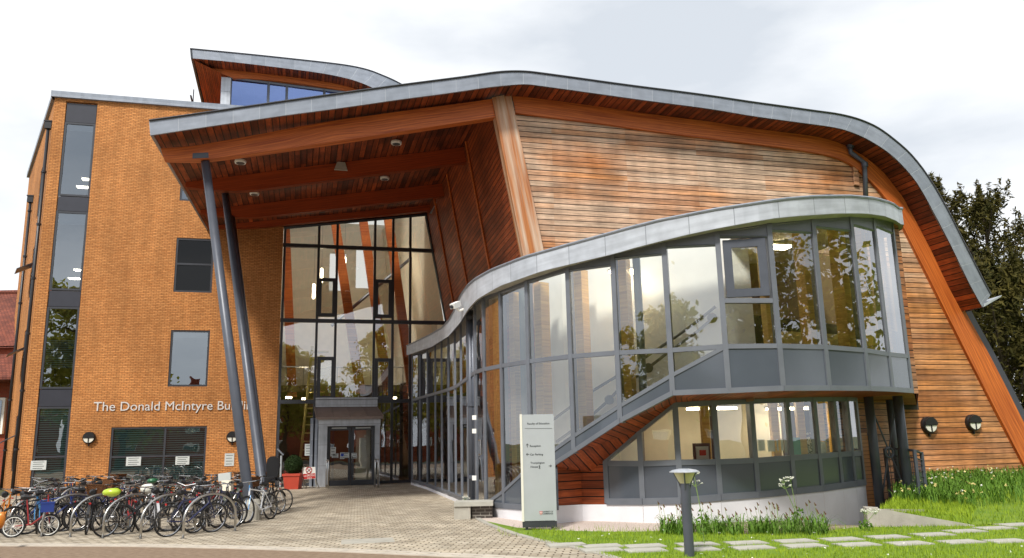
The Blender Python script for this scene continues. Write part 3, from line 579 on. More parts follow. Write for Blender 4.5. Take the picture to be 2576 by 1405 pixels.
m.tube([FP(1.1, .3, -2.6), FP(1.6, 7.0, -2.6)], .07, 6); m.build('stair', 'desk', iw)
m = MB(); m.tube([FP(2.6, 8.3, -4), FP(7.0, 12.3, -4)], .09, 8); m.build('tie_rod', 'post', iw)
m = MB()
for u, o in ((.5, -2), (1.3, -3.2), (5.9, -3), (4.0, -5)):
    m.box(FP(u, 4.3, o), (.3, .3, .08), (D, NN, Z))
m.build('ceiling_lamp', 'lit', iw)
for k, (u_, z_, o_) in enumerate(((1.6, 9.6, -3.0), (2.0, 10.6, -3.6), (4.9, 9.8, -4.6), (6.0, 11.2, -3.4), (3.3, 11.6, -5.0))):
    p = FP(u_, z_, o_); t = thing('pendant_lamp', 'slim pendant lamp hanging inside the atrium, %s' % ['lowest, behind the left panes', 'just above the lowest one', 'behind the middle panes', 'behind the right panes', 'highest, at the back'][k], 'lamp', p, 'pendant lamps in the atrium')
    MB().lathe(p, [(.06, 0), (.075, .05), (.075, .75), (.05, .8)], 10).build('tube', 'lit', t); MB().tube([p+Z*.8, p+Z*3.5], .012, 4).build('cable', 'steel', t)
# plant in the lobby window
ip = thing('indoor_plant', 'dark leafy indoor tree behind the atrium glass', 'plant', FP(5.6, 0, -1.0))
MB().tube([FP(5.6, 0, -1.0), FP(5.65, 1.6, -1.0), FP(5.55, 3.2, -1.0)], .04, 6).build('stem', 'bark', ip)
def leafcloud(n, centre, rad, size, flat=1.0, clumps=0, csize=.3):
    c = np.array(centre); 
    if clumps:
        cc = rng.normal(size=(clumps, 3)); cc /= np.linalg.norm(cc, axis=1)[:, None]; cc *= rng.uniform(.35, 1, (clumps, 1))**.6; p = cc[rng.integers(0, clumps, n)]+rng.normal(size=(n, 3))*csize
    else:
        p = rng.normal(size=(n, 3)); p /= np.linalg.norm(p, axis=1)[:, None]; p *= rng.uniform(0, 1, (n, 1))**(1/3.)
    p = p*np.array(rad)+c
    return p
def leaves_mesh(name, pts, size, mat, parent=None, loc=None, asp=.6):
    n = len(pts); a = rng.normal(size=(n, 3)); a /= np.linalg.norm(a, axis=1)[:, None]; b = rng.normal(size=(n, 3)); b -= a*(a*b).sum(1)[:, None]; b /= np.linalg.norm(b, axis=1)[:, None]
    s = size*rng.uniform(.6, 1.3, (n, 1)); v = np.empty((n, 4, 3)); v[:, 0] = pts-a*s; v[:, 1] = pts+b*s*asp; v[:, 2] = pts+a*s; v[:, 3] = pts-b*s*asp
    loc = wloc(parent) if parent else (loc if loc is not None else pts.mean(0)); v = v.reshape(-1, 3)-loc
    me = bpy.data.meshes.new(name); me.vertices.add(4*n); me.vertices.foreach_set('co', v.ravel()); me.loops.add(4*n); me.loops.foreach_set('vertex_index', np.arange(4*n, dtype=np.int32))
    me.polygons.add(n); me.polygons.foreach_set('loop_start', np.arange(0, 4*n, 4, dtype=np.int32)); me.polygons.foreach_set('loop_total', np.full(n, 4, dtype=np.int32)); me.update(); me.validate()
    me.materials.append(MT[mat]); o = bpy.data.objects.new(name, me); COL.objects.link(o)
    if parent: o.parent = parent
    else: o.location = loc
    WL[o.name] = np.array(loc, float); return o
leaves_mesh('foliage', np.concatenate([leafcloud(350, FP(5.5, 2.6, -1.0), (.8, .6, 1.6), .1, clumps=12), leafcloud(200, FP(6.3, 2.9, -1.0), (.6, .5, 1.4), .1, clumps=9)]), .13, 'leaf_dark', ip)
# ------------------------------------------------------------------ entrance porch
ep = thing('entrance_porch', 'grey zinc framed entrance porch with sloped roof and glazed double door', 'porch', FP(1.9, 0, 1))
PO = 1.3
pl, pr = fuv(800, 1150, PO)[0], fuv(955, 1150, PO)[0]; pz = fuv(880, 1050, PO)[1]; pz2 = fuv(880, 1072, PO)[1]
dl, dr = fuv(822, 1150, PO)[0], fuv(943, 1150, PO)[0]
m = MB(); fbox(m, FP, pl, dl, 0, pz2, PO-.5, PO); fbox(m, FP, dr, pr, 0, pz2, PO-.5, PO); fbox(m, FP, pl-.02, pr+.02, pz2, pz, PO-.5, PO+.03); m.build('surround', 'zinc_light', ep)
m = MB()
for u in (pl-.10, pl-.3): fbox(m, FP, u-.06, u+.06, 0, pz, 0.0, PO-.3+(u-pl)*.9)
m.quad(FP(pl, 0, PO-.4), FP(pl-.3, 0, .02), FP(pl-.3, pz, .02), FP(pl, pz, PO-.4)); m.build('side_panel', 'zinc', ep); m = MB(); m.quad(FP(pr, 0, PO-.4), FP(pr, 0, .02), FP(pr, pz, .02), FP(pr, pz, PO-.4)); m.build('side_panel', 'zinc', ep)
zr = fuv(880, 1024, .1)[1]
m = MB(); a = FP(pl-.12, pz+.02, PO+.18); b = FP(pr+.14, pz+.02, PO+.18); c = FP(pr-.05, zr, .05); d = FP(pl-.2, zr, .05)
m.hexa([a-Z*.12, b-Z*.12, c-Z*.12, d-Z*.12, a, b, c, d])
for k in range(5):
    t = k/4; p0 = a+(b-a)*t; p1 = d+(c-d)*t; m.tube([p0+Z*.02, p1+Z*.02], .022, 5)
m.build('roof', 'zinc_brown', ep)
m = MB(); fbox(m, FP, pl-.15, pr-.02, zr, zr+.35, .0, .12); fbox(m, FP, pl-.15, pr, zr+.37, zr+.45, .0, .2); m.build('flashing', 'zinc_light', ep)
mid = (dl+dr)/2
for k, (a, b) in enumerate(((dl, mid), (mid, dr))):
    dm = MB(); zt = pz2-.02; fbox(dm, FP, a+.01, a+.15, .02, zt, PO-.30, PO-.22); fbox(dm, FP, b-.12, b-.01, .02, zt, PO-.30, PO-.22); fbox(dm, FP, a+.15, b-.12, .02, .26, PO-.30, PO-.222); fbox(dm, FP, a+.15, b-.12, zt-.18, zt, PO-.30, PO-.222)
    do = dm.build('door', 'darkgrey', ep); g = MB(); g.quad(FP(a+.1, .2, PO-.26), FP(b-.08, .2, PO-.26), FP(b-.08, zt-.1, PO-.26), FP(a+.1, zt-.1, PO-.26)); g.build('pane', 'glass', do)
    g = MB(); fbox(g, FP, (a+b)/2-.35, (a+b)/2+.35, zt-.10, zt-.04, PO-.22, PO-.2); g.build('closer', 'paper', do)
    g = MB(); hx = b-.06 if k == 0 else a+.07; g.tube([FP(hx, 1.05, PO-.14), FP(hx, 1.35, PO-.14)], .02, 6); g.build('handle', 'chrome', do)
m = MB(); m.box(FP(dr-.45, 1.4, PO-1.4), (.7, .02, 2.6), (D, NN, Z)); m.build('lobby_panel', 'cream', ep)
for x, y, w_, h_, lb in ((861, 1147, .2, .3, 'blue and white mandatory notice on the left door'), (870, 1146, .30, .24, 'small white notice beside the blue one on the left door'), (891, 1147, .25, .26, 'white notice on the right door leaf'), (838, 1137, .25, .42, 'grey paper notice high on the left door leaf'), (843, 1147, .3, .2, 'small grey notice at the left edge of the door')):
    paper(x, y, w_, h_, PO-.2, lb, lines=3)
u, z = fuv(861, 1145, PO-.18); m = MB(); m.lathe(FP(u, z, PO-.18), [(.075, 0), (.075, .012)], 16, (D, Z, -NN)); o = m.build('notice_symbol', 'blue'); tag(o, 'round blue symbol on the notice of the left door', 'symbol')
paper(777, 1132, .38, .55, .02, 'pale blue sheet on the atrium glass left of the porch', mat='paper', lines=4)
for x, dx in ((827, .35), (953, .35)):
    p = onz(x-2, 1228 if x > 900 else 1230); h = 1.22; q = p+NN*.9-D*.05
    t = thing('barrier_rail', 'short steel barrier rail %s of the entrance door' % ('left' if x < 900 else 'right'), 'rail', p, 'steel rails at the door')
    MB().tube([p, p+Z*(h-.08), p+Z*h+NN*.08, q+Z*h, q+Z*(h-.05), q], .032, 8).build('rail', 'steel', t, smooth=True)
    m = MB(); m.quad(p+Z*.15+NN*.08, q+Z*.15-NN*.05, q+Z*1.1-NN*.05, p+Z*1.1+NN*.08); m.build('infill', 'glass_dark', t)
# ------------------------------------------------------------------ timber hall
def onG(x, y, o=0): return onpl(x, y, G0+NN*o, NN)
OV = .9
th = thing('timber_hall', 'large timber clad hall with curved grey zinc edged roof and projecting entrance canopy', 'building', V(6, 24, 0))
ft = [(375, 305), (440, 296), (525, 284), (625, 269.5), (725, 255), (821, 241.5), (910, 229), (1005, 216), (1090, 205), (1160, 196), (1205, 189.5), (1248, 183.5), (1285, 181), (1321, 181.5), (1355, 185), (1437, 196), (1530, 209), (1620, 221), (1700, 231), (1790, 243), (1887, 257.5), (1967, 268.5), (2052, 280.5), (2100, 287), (2140, 295.5), (2175, 307), (2210, 324), (2250, 353), (2292, 391), (2334, 445), (2379, 521), (2424, 610), (2469, 699), (2492, 742)]
fb = [(378, 341), (440, 331.5), (525, 318.6), (625, 304), (725, 289.5), (821, 277), (910, 264.5), (1007, 250.5), (1092, 239.5), (1160, 230), (1207, 223), (1250, 217.5), (1285, 214.5), (1321, 212.5), (1352, 215.5), (1437, 227), (1530, 240), (1620, 252.5), (1700, 263), (1790, 275), (1885, 291), (1962, 302), (2048, 313.5), (2090, 319.5), (2124, 327), (2160, 340), (2190, 355), (2228, 379), (2264, 410), (2308, 462), (2352, 540), (2393, 619), (2437, 710), (2471, 773)]
def dens(tr, k=3):                                        # smooth resampling of a traced curve
    P = np.array(tr, float); out = []
    for i in range(len(P)-1):
        p0 = P[max(i-1, 0)]; p1 = P[i]; p2 = P[i+1]; p3 = P[min(i+2, len(P)-1)]
        for j in range(k):
            t = j/k; out.append(.5*((2*p1)+(-p0+p2)*t+(2*p0-5*p1+4*p2-p3)*t*t+(-p0+3*p1-3*p2+p3)*t**3))
    out.append(P[-1]); return out
FT = [onG(*q) for q in dens(ft)]; FB = [onG(*q) for q in dens(fb)]
RL = FP(-3.62, 12.34); RR = FP(7.9, 14.05)                # rear edge of the canopy at the facade
kK = 12*3                                                 # curve index of the ridge
mb = MB(); mb.strip(FB, FT)                                # zinc fascia
mb.strip([p+NN*.06 for p in FB], [p+NN*.06 for p in FT])
mb.strip(FB, [p+NN*.06 for p in FB]); mb.quad(FB[0], FT[0], FT[0]+NN*.06, FB[0]+NN*.06); mb.quad(FB[-1], FT[-1], FT[-1]+NN*.06, FB[-1]+NN*.06)
def lipm(A, r): m = MB(); m.tube(A, r, 5); return m
fas = mb.build('roof_fascia', MT['zinc'], th)
lipm([p-NN*.02+Z*.01 for p in FT], .028).build('drip_edge', 'darkgrey', fas)
# uv of the fascia runs along the roof, seams across
# soffit of the front overhang (to the right of the ridge) and the canopy soffit (left)
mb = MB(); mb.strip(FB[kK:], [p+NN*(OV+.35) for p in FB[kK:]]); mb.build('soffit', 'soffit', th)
ca = []; cb = []
for i in range(kK+1):
    t = i/kK; ca.append(FB[i]); tt = (np.linalg.norm((FB[i]-FB[0]))/np.linalg.norm((FB[kK]-FB[0]))); cb.append(RL+(RR-RL)*tt)
mb = MB()
for j in range(12):
    s0, s1 = j/12, (j+1)/12
    for i in range(kK):
        p = [ca[i]*(1-s0)+cb[i]*s0, ca[i+1]*(1-s0)+cb[i+1]*s0, ca[i+1]*(1-s1)+cb[i+1]*s1, ca[i]*(1-s1)+cb[i]*s1]
        li = np.linalg.norm(ca[i]-ca[0]); l2 = np.linalg.norm(ca[i+1]-ca[0]); mb.face(p, [(18*s0, li), (18*s0, l2), (18*s1, l2), (18*s1, li)])
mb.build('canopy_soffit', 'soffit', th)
mb = MB()                                                 # roof covering above it all
for i in range(len(FT)-1):
    j0 = min(i, kK); j1 = min(i+1, kK)
    if i < kK: a, b = cb[i]+Z*.45, cb[i+1]+Z*.45
    else:
        a = FT[i]+NN*17+Z*.3; b = FT[i+1]+NN*17+Z*.3
        if i == kK: a = cb[kK]+Z*.45
    mb.quad(FT[i]-Z*.02, FT[i+1]-Z*.02, b, a)
mb.build('roof_covering', 'zinc', th)
mb = MB(); e0 = cb[0]; mb.hexa([FB[0]+NN*.06, FB[0]+NN*.06+D*.08, e0+D*.08, e0, FT[0]+NN*.06-Z*.03, FT[0]+NN*.06+D*.08-Z*.03, e0+D*.08+Z*.4, e0+Z*.4]); mb.build('canopy_verge', 'zinc', th)
# gutter end at the right foot of the overhang
mb = MB(); g = FB[-1]; mb.hexa([g+V(.05, 0, .0), g+V(.75, .1, .35), g+V(.7, 3, .35), g+V(.0, 3, .0), g+V(.1, 0, .12), g+V(.8, .1, .42), g+V(.75, 3, .42), g+V(.05, 3, .12)]); mb.build('gutter', 'zinc_light', th)
# glulam edge beam, right half: between traced upper and lower edges
BO = OV
bt = [(1288, 240), (1400, 253), (1520, 271), (1620, 285), (1750, 302), (1887, 318), (1980, 330), (2061, 342), (2133, 362), (2180, 392), (2229, 442), (2290, 523), (2325, 583), (2361, 650), (2424, 775), (2482, 880), (2530, 972), (2576, 1063), (2625, 1155), (2650, 1200)]
bl = [(1297, 284), (1400, 297), (1520, 312), (1620, 327), (1750, 344), (1887, 361), (1985, 374), (2060, 386), (2110, 399), (2150, 420), (2190, 455), (2232, 503), (2262, 550), (2296, 617), (2360, 745), (2424, 872), (2480, 982), (2530, 1080), (2576, 1168), (2590, 1200)]
def arc_uv(A, B, mb, ext=None):
    acc = 0
    for i in range(len(A)-1):
        ln = np.linalg.norm(A[i+1]-A[i]); w = np.linalg.norm(B[i]-A[i]); w2 = np.linalg.norm(B[i+1]-A[i+1])
        mb.face([A[i], A[i+1], B[i+1], B[i]], [(acc, 0), (acc+ln, 0), (acc+ln, w2), (acc, w)])
        if ext is not None:
            mb.face([A[i], A[i+1], A[i+1]+ext, A[i]+ext], [(acc, 0), (acc+ln, 0), (acc+ln, .3), (acc, .3)]); mb.face([B[i], B[i+1], B[i+1]+ext, B[i]+ext], [(acc, 0), (acc+ln, 0), (acc+ln, .3), (acc, .3)])
        acc += ln
    return mb
BT = [onG(*q, BO) for q in dens(bt)]; BLo = [onG(*q, BO) for q in dens(bl)]
arc_uv(BT, BLo, MB(), NN*.45).build('glulam_edge_beam', 'glulam', th)
# zinc roof skirt outside the lower part of the beam
k0 = 15*3; A = [BT[i]+D*.06+NN*.1 for i in range(k0-6, len(BT))]; B = [p+D*.42+NN*.1 for p in A]
m = MB(); m.strip(A, B); m.strip(B, [p+NN*14 for p in B]); m.build('roof_skirt', 'spandrel_dark', th)
# leaning post
pL = [onG(1238, 246, BO-.06), onG(1318, 650, BO-.06)]; pR = [onG(1285, 236, BO-.06), onG(1370, 640, BO-.06)]
def extend(a, b, z): t = (z-a[2])/(b[2]-a[2]); return a+(b-a)*t
pLb, pRb = extend(*pL, .0), extend(*pR, .0)
m = MB(); arc_uv([pL[0], pLb], [pR[0], pRb], m, NN*.35); m.build('leaning_post', 'glulam_worn', th)
# siding of the front wall
SO = OV+.12
wl = [pL[0]+(pR[0]-pL[0])*.5, ]
poly = [onG(1275, 262, SO)]+[onG(x, y-10, SO) for x, y in bl[:9]]+[onG(x+8, y-6, SO) for x, y in bl[9:]]
b0 = extend(onG(1275, 262, SO), onG(1345, 645, SO), -.6); b1 = onG(2640, 1215, SO); b1[2] = -.3
def sid_uv(p): return (float(p@D), float(p[2]))
top_pts = poly; m = MB(); m.face([b0]+[b1+D*.5]+poly[::-1], None)
m2 = MB(); pts = [b0, b1+D*.5]+poly[::-1]; m2.f.append(tuple(range(len(pts)))); m2.v = [tuple(p) for p in pts]; m2.uv.append([sid_uv(p) for p in pts])
sw = m2.build('front_cladding', 'siding', th)
# triangulate the traced polygon so that its outline is kept
bmx = bmesh.new(); bmx.from_mesh(sw.data); bmesh.ops.triangulate(bmx, faces=bmx.faces[:]); bmx.to_mesh(sw.data); bmx.free()
sl_ = V(0, 0, 0)
# side wall of the entrance recess
r0t = onG(1240, 262, BO+.25); r0b = extend(pL[0]+NN*.3, pLb+NN*.3, 0.0)
(ua, za), (ub, zb) = fuv(1075, 537), fuv(1120, 790)
r1t = FP(ua-.02-(ub-ua)*1.2/(za-zb), za+1.2, -.12); r1b = FP(ua+(ub-ua)*(za-0)/(za-zb), 0, -.12)
m = MB(); n_ = 14
for i in range(n_):
    s0, s1 = i/n_, (i+1)/n_; a = r0b+(r1b-r0b)*s0; b = r0b+(r1b-r0b)*s1; c = r0t+(r1t-r0t)*s1; d = r0t+(r1t-r0t)*s0; Lw = 19.
    for j in range(12):
        t0, t1 = j/12, (j+1)/12; q = [a+(d-a)*t0, b+(c-b)*t0, b+(c-b)*t1, a+(d-a)*t1]; m.face(q, [(Lw*s0, q[0][2]), (Lw*s1, q[1][2]), (Lw*s1, q[2][2]), (Lw*s0, q[3][2])])
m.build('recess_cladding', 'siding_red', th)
m = MB()
for s in (.27, .55, .8):
    a = r0b+(r1b-r0b)*s; d = r0t+(r1t-r0t)*s; o = V(-.04, -.02, 0); m.tube([a+o, d+o], .045, 4)
m.build('cover_batten', 'glulam', th)
# canopy beams
def cpt(i, s): i0 = int(i*kK); i1 = min(i0+1, kK); f = i*kK-i0; return (ca[i0]*(1-f)+ca[i1]*f)*(1-s)+(cb[i0]*(1-f)+cb[i1]*f)*s
def beam(s, h, mat, i0=0.035, i1=.985, th_=.28, zo=0.0, name='canopy_beam'):
    A = []; B = []
    for k in range(19):
        i = i0+(i1-i0)*k/18; p = cpt(i, s); hh = h*min(1, .25+k*.22) ; A.append(p+Z*(.05+zo)); B.append(p-Z*(hh-zo))
    m = MB(); arc_uv(A, B, m, NN*th_); m.quad(A[0], B[0], B[0]+NN*th_, A[0]+NN*th_)
    for k in range(18): m.face([B[k], B[k+1], B[k+1]+NN*th_, B[k]+NN*th_], [(k*.6, 0), (k*.6+.6, 0), (k*.6+.6, .3), (k*.6, .3)])
    return m.build(name, mat, th)
A_ = [onG(*q, BO) for q in dens([(404, 374), (470, 369), (525, 361), (671, 335), (817, 307.7), (1022, 278.7), (1158, 260.7), (1240, 249)])]; B_ = [onG(*q, BO) for q in dens([(412, 400), (470, 401), (525, 399.4), (671, 380.7), (868, 352), (1022, 329), (1158, 308.4), (1246, 294.5)])]
mm_ = arc_uv(A_, B_, MB(), NN*.32); mm_.quad(A_[0], B_[0], B_[0]+NN*.32, A_[0]+NN*.32); mm_.build('canopy_beam', 'glulam', th)
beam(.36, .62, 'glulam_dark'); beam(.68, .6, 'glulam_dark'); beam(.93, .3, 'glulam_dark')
# flat timber lining above the atrium glass
m = MB(); P1 = FP(0, 12.55, .0); m.quad(FP(-.1, zT_l-.02, -.02), FP(7.3, zT_r-.02, -.02), FP(7.6, 14.4, -.02), FP(-.1, 13.2, -.02)); m.build('head_lining', 'soffit', th)
# round soffit lights
def cpx(x, y): # point of the canopy soffit seen at a pixel
    best = None
    for i in np.linspace(.02, .98, 60):
        for s in np.linspace(.0, .95, 80):
            q = px(cpt(i, s)); e = (q[0]-x)**2+(q[1]-y)**2
            if best is None or e < best[0]: best = (e, i, s)
    return cpt(best[1], best[2]), best
for x, y, lb in ((612, 398, 'white round soffit light nearest the front left of the canopy'), (992, 349, 'white round soffit light at the right between first and second canopy beam'), (636, 483, 'white round soffit light at the left between second and third canopy beam'), (971, 444, 'white round soffit light at the right between second and third canopy beam')):
    p, _ = cpx(x, y); t = thing('soffit_light', lb, 'ceiling light', p-Z*.16, 'round lights under the canopy')
    MB().lathe(p-Z*.16, [(.17, 0), (.19, .04), (.18, .10)], 20).build('housing', 'white', t); MB().lathe(p-Z*.175, [(.12, 0), (.15, .02)], 16).build('lens', 'darkgrey', t)
p = onpl(858, 412, cpt(.5, .36)-NN*.16, NN); t = thing('heater_bracket', 'grey trapezoid fitting hung on the second canopy beam', 'fitting', p-Z*.24)
m = MB(); m.prism([p-D*.24-Z*.24, p+D*.24-Z*.24, p+D*.14+Z*.06, p-D*.14+Z*.06], NN*.1); m.build('plate', 'concrete', t)
# leaning steel columns on stone bases
def column(b, top, r, label, plate=True, base=True):
    t = thing('leaning_column', label, 'column', b, 'leaning steel columns of the canopy')
    b = np.array(b); tp = np.array(top); k = b+(tp-b)*.045
    MB().tube([b+Z*.35, k, b+(tp-b)*.3, tp], [r*.72, r, r, r*.86], 18).build('shaft', 'post', t, smooth=True)
    if plate: m = MB(); m.box(tp+V(-.12, -.03, .12), (.46, .40, .20), (D, NN, Z)); m.build('head_plate', 'post', t)
    if base: m = MB(); m.lathe((b[0], b[1], 0), [(.24, 0), (.24, .40), (.17, .52)], 16); m.build('stone_base', 'concrete', t)
    return t
m = MB(); m.prism([onG(484, 399, BO-.02), onG(525, 397, BO-.02), onG(524, 384, BO-.02), onG(485, 386, BO-.02)], NN*.04); m.build('beam_plate', 'post', th)
def beamfoot(x, y, s): # point on the underside of the beam at depth share s for a pixel column
    return onpl(x, y, cpt(.2, s), NN)
c1b = onz(633, 1309); column(c1b, beamfoot(516, 402, .060), .135, 'front leaning grey steel column with square head plate')
c2b = onz(668, 1284); column(c2b, beamfoot(567, 490, .37), .145, 'rear leaning grey steel column right of the front one', plate=False)
c3b = onz(672, 1272); column(c3b, beamfoot(583, 540, .69), .14, 'third leaning column mostly hidden behind the rear one', plate=False)
# rainwater pipe on the front wall near the curve of the beam
pp = [onG(2139, 366, BO-.12), onG(2140, 384, BO-.12), onG(2175, 410, BO-.12), onG(2178, 505, BO-.12)]
t = thing('downpipe', 'short grey cranked downpipe on the timber wall above the curved bay roof', 'downpipe', pp[-1])
MB().tube(pp, .085, 10).build('pipe', 'post', t, smooth=True); m = MB(); m.lathe(pp[0]-Z*.1, [(.12, 0), (.12, .25)], 12); m.lathe(pp[2]-Z*.1, [(.11, -.05), (.11, .1)], 12); m.build('collar', 'post', t)
q = [onG(2144, 420, SO-.04), onG(2156, 426, SO-.04), onG(2160, 468, SO-.04), onG(2148, 466, SO-.04)]; m = MB(); m.prism(q, -NN*.05); o = m.build('access_plate', 'siding', th)
# lamps on the timber wall
for x, y, lb in ((2333, 1070, 'round half shaded black wall lamp on the timber wall, left one of the pair'), (2444, 1064, 'round half shaded black wall lamp on the timber wall, right one nearest the sloping beam')):
    p = onG(x, y, SO); bulkhead(p, D, -NN, lb, .285)
# ------------------------------------------------------------------ roof pavilion behind
rp_ = thing('roof_pavilion', 'raised rooftop storey with blue clerestory windows and curved zinc edged roof', 'building', FP(0, 18.6, -3))
UO = 0.4
def onU(x, y, o=0): return onpl(x, y, FA-NN*(UO-o), NN)
ut = [(478, 124), (552, 131), (640, 139.5), (730, 149), (821, 159), (880, 167), (925, 177), (960, 190), (990, 203), (1018, 218), (1040, 232)]
ub = [(480, 147), (560, 154), (640, 163), (730, 174), (810, 185), (865, 196), (900, 206), (930, 218), (965, 236), (990, 252), (1010, 266)]
UT = [onU(*q) for q in dens(ut)]; UB = [onU(*q) for q in dens(ub)]
m = MB(); m.strip(UB, UT); m.strip([p+NN*.08 for p in UB], [p+NN*.08 for p in UT]); m.quad(UB[0], UT[0], UT[0]+NN*.08, UB[0]+NN*.08)
f2 = m.build('roof_fascia', 'zinc', rp_); lipm([p-NN*.02+Z*.02 for p in UT], .03).build('drip_edge', 'darkgrey', f2)
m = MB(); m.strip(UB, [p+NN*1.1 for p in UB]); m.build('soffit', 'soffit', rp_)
e1 = onpl(553, 285, FA+NN*6, NN); e1 = UB[0]+NN*7-Z*.6
m = MB(); m.strip(UT, [p+NN*14 for p in UT]); m.build('roof_covering', 'zinc', rp_)
m = MB(); m.hexa([UB[0], UB[0]+D*.1, UB[0]+NN*9+D*.1-Z*.5, UB[0]+NN*9-Z*.5, UT[0], UT[0]+D*.1, UT[0]+NN*9+D*.1-Z*.5, UT[0]+NN*9-Z*.5]); m.build('verge_board', 'darkgrey', rp_)
m = MB(); m.tube([UT[0]+NN*3+D*-.25-Z*1.2, UT[0]+NN*8.5+D*-.25-Z*1.7], .05, 4); m.tube([UT[0]+NN*4-Z*.4-D*.25, UT[0]+NN*4-Z*1.3-D*.25], .03, 4); m.build('edge_rail', 'darkgrey', rp_)
bt2 = [(520, 170), (600, 178), (700, 190), (800, 203), (890, 216), (940, 228)]; bl2 = [(585, 197), (640, 199), (720, 206), (800, 217), (880, 231), (930, 245)]
m = MB(); arc_uv([onU(*q, .95) for q in dens(bt2)], [onU(*q, .95) for q in dens(bl2)], m, NN*.3); m.build('glulam_edge_beam', 'glulam', rp_)
# left return under the roof: boarded side face and pale corner post
a = onU(505, 172, 2.4); 
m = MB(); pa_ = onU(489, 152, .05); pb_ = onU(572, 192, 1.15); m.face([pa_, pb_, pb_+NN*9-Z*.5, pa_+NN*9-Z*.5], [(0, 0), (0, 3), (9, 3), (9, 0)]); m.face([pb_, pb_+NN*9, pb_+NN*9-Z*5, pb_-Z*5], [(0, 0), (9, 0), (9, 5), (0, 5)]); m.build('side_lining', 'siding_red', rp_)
m = MB(); P = [onU(557, 194, 1.0), onU(581, 196, 1.0), onU(577, 290, 1.0), onU(553, 290, 1.0)]; m.prism(P, NN*.3); m.build('corner_post', 'zinc_light', rp_)
gt = [(581, 196), (676, 208), (722, 214), (816, 226), (868, 232)]; 
m = MB()
for x, y in gt: 
    for xx in (x,): p = onU(xx, y-1, 1.1); q = p; m.tube([p, V(p[0], p[1], 17.5)], .07, 4)
m.tube([onU(x, y, 1.1) for x, y in gt], .07, 4); m.build('window_frame', 'grey', rp_)
for i in range(4):
    p = onU(gt[i][0], gt[i][1], 1.15); q = onU(gt[i+1][0], gt[i+1][1], 1.15); m = MB(); m.quad(V(p[0], p[1], 17.5), V(q[0], q[1], 17.5), q, p); m.build('glass_pane', 'glass_blue', rp_)
m = MB(); p = onU(560, 200, 7.5); q = onU(960, 200, 7.5); p[2] = q[2] = 17; m.quad(p, q, q+Z*6, p+Z*6); m.build('inner_wall', plain('pale_blue_ceiling', (.5, .52, .75), .9), rp_)
# ------------------------------------------------------------------ curved glass bay
ST = [(1037, 38.5), (1056, 36.3), (1075, 34.2), (1095, 31.8), (1111, 30.0), (1128, 28.3), (1145, 26.8), (1160, 25.3), (1176, 24.0), (1196, 22.4), (1218, 21.3), (1262, 20.3), (1330, 19.2), (1436, 18.3), (1553, 17.6), (1686, 17.1), (1825, 16.75), (1960, 16.6), (2075, 17.0), (2175, 17.6), (2235, 18.4), (2283, 19.4)]
TM = [(1037, 1008), (1058, 1001), (1101, 989), (1144, 975.8), (1171, 957), (1193, 938), (1218, 930), (1262, 921), (1330, 910), (1436, 897), (1553, 888), (1686, 882), (1825, 872), (1960, 871), (2075, 874), (2175, 882), (2235, 892), (2283, 897)]
TT = [(1030, 897), (1056, 887), (1075, 880), (1095, 868), (1111, 857), (1127, 846), (1145, 830), (1158, 815), (1177, 785), (1196, 765), (1219, 748), (1254, 737.7), (1322, 710), (1420, 678), (1537, 646), (1665, 614), (1801, 587), (1929, 567), (2041, 556), (2135, 549.5), (2200, 552.6), (2250, 564), (2275, 575)]
TU = [(1035, 1214), (1060, 1216), (1085, 1219), (1110, 1226), (1140, 1239), (1165, 1257), (1187, 1268), (1219, 1270), (1240, 1265), (1262, 1243), (1311, 1192), (1398, 1128.4), (1547.5, 1029.4), (1684.6, 948), (1818, 873), (1960, 871), (2075, 874), (2175, 882), (2235, 892), (2283, 897)]
TL_ = [(1035, 1217), (1060, 1218), (1085, 1221), (1110, 1228), (1140, 1241), (1165, 1259), (1187, 1271), (1219, 1273), (1262, 1278), (1330, 1284), (1390, 1284), (1400, 1171.5), (1552, 1070), (1687, 996), (1833, 990), (1962, 984), (2088, 983.5), (2183, 984), (2260, 987), (2295, 990)]
FBt = [(1026, 893.6), (1085, 873.7), (1128, 846.9), (1158, 812), (1176.7, 779.7), (1198, 755.5), (1219.7, 742), (1258, 720), (1365, 682.4), (1471, 657), (1544, 640), (1599, 624), (1667, 606.7), (1735, 590), (1803, 576), (1887, 560.5), (1950, 550), (2003, 544.8), (2106, 538), (2178, 538), (2227, 544.8), (2254, 556), (2268, 566)]
FTt = [(1024, 871), (1085, 841.5), (1112, 826), (1130, 806), (1146, 776), (1160, 743), (1176, 720), (1195, 703.5), (1237, 680), (1318, 648.4), (1424, 618.6), (1518, 593), (1586, 574), (1663, 554.8), (1799, 528.5), (1887, 515), (1967, 503), (2048, 496), (2137, 494.7), (2200, 500.5), (2245, 512.6), (2262, 526)]
gb = thing('curved_glass_bay', 'curved two storey glass bay with pale zinc roof edge wrapped round an outside stair', 'building', V(4, 20, 0))
SX = []
for x, Y in ST:
    p = onY(x, interp(TM, x), Y); SX.append(V(p[0], p[1], 0))
NS = len(SX)
def nrm(i):
    t = SX[min(i+1, NS-1)]-SX[max(i-1, 0)]; t /= np.linalg.norm(t); return V(t[1], -t[0], 0)   # outwards
def zat(P, tr): return V(P[0], P[1], vz(P[0], P[1], tr))
zM = [zat(P, TM) for P in SX]; zT = [zat(P, TT) for P in SX]; zU = [zat(P, TU) for P in SX]; zL = [zat(P, TL_) for P in SX]
for i in range(9): zL[i][2] = .12; zU[i][2] = .2; 
for i in range(NS): zU[i][2] = min(zU[i][2], zM[i][2])
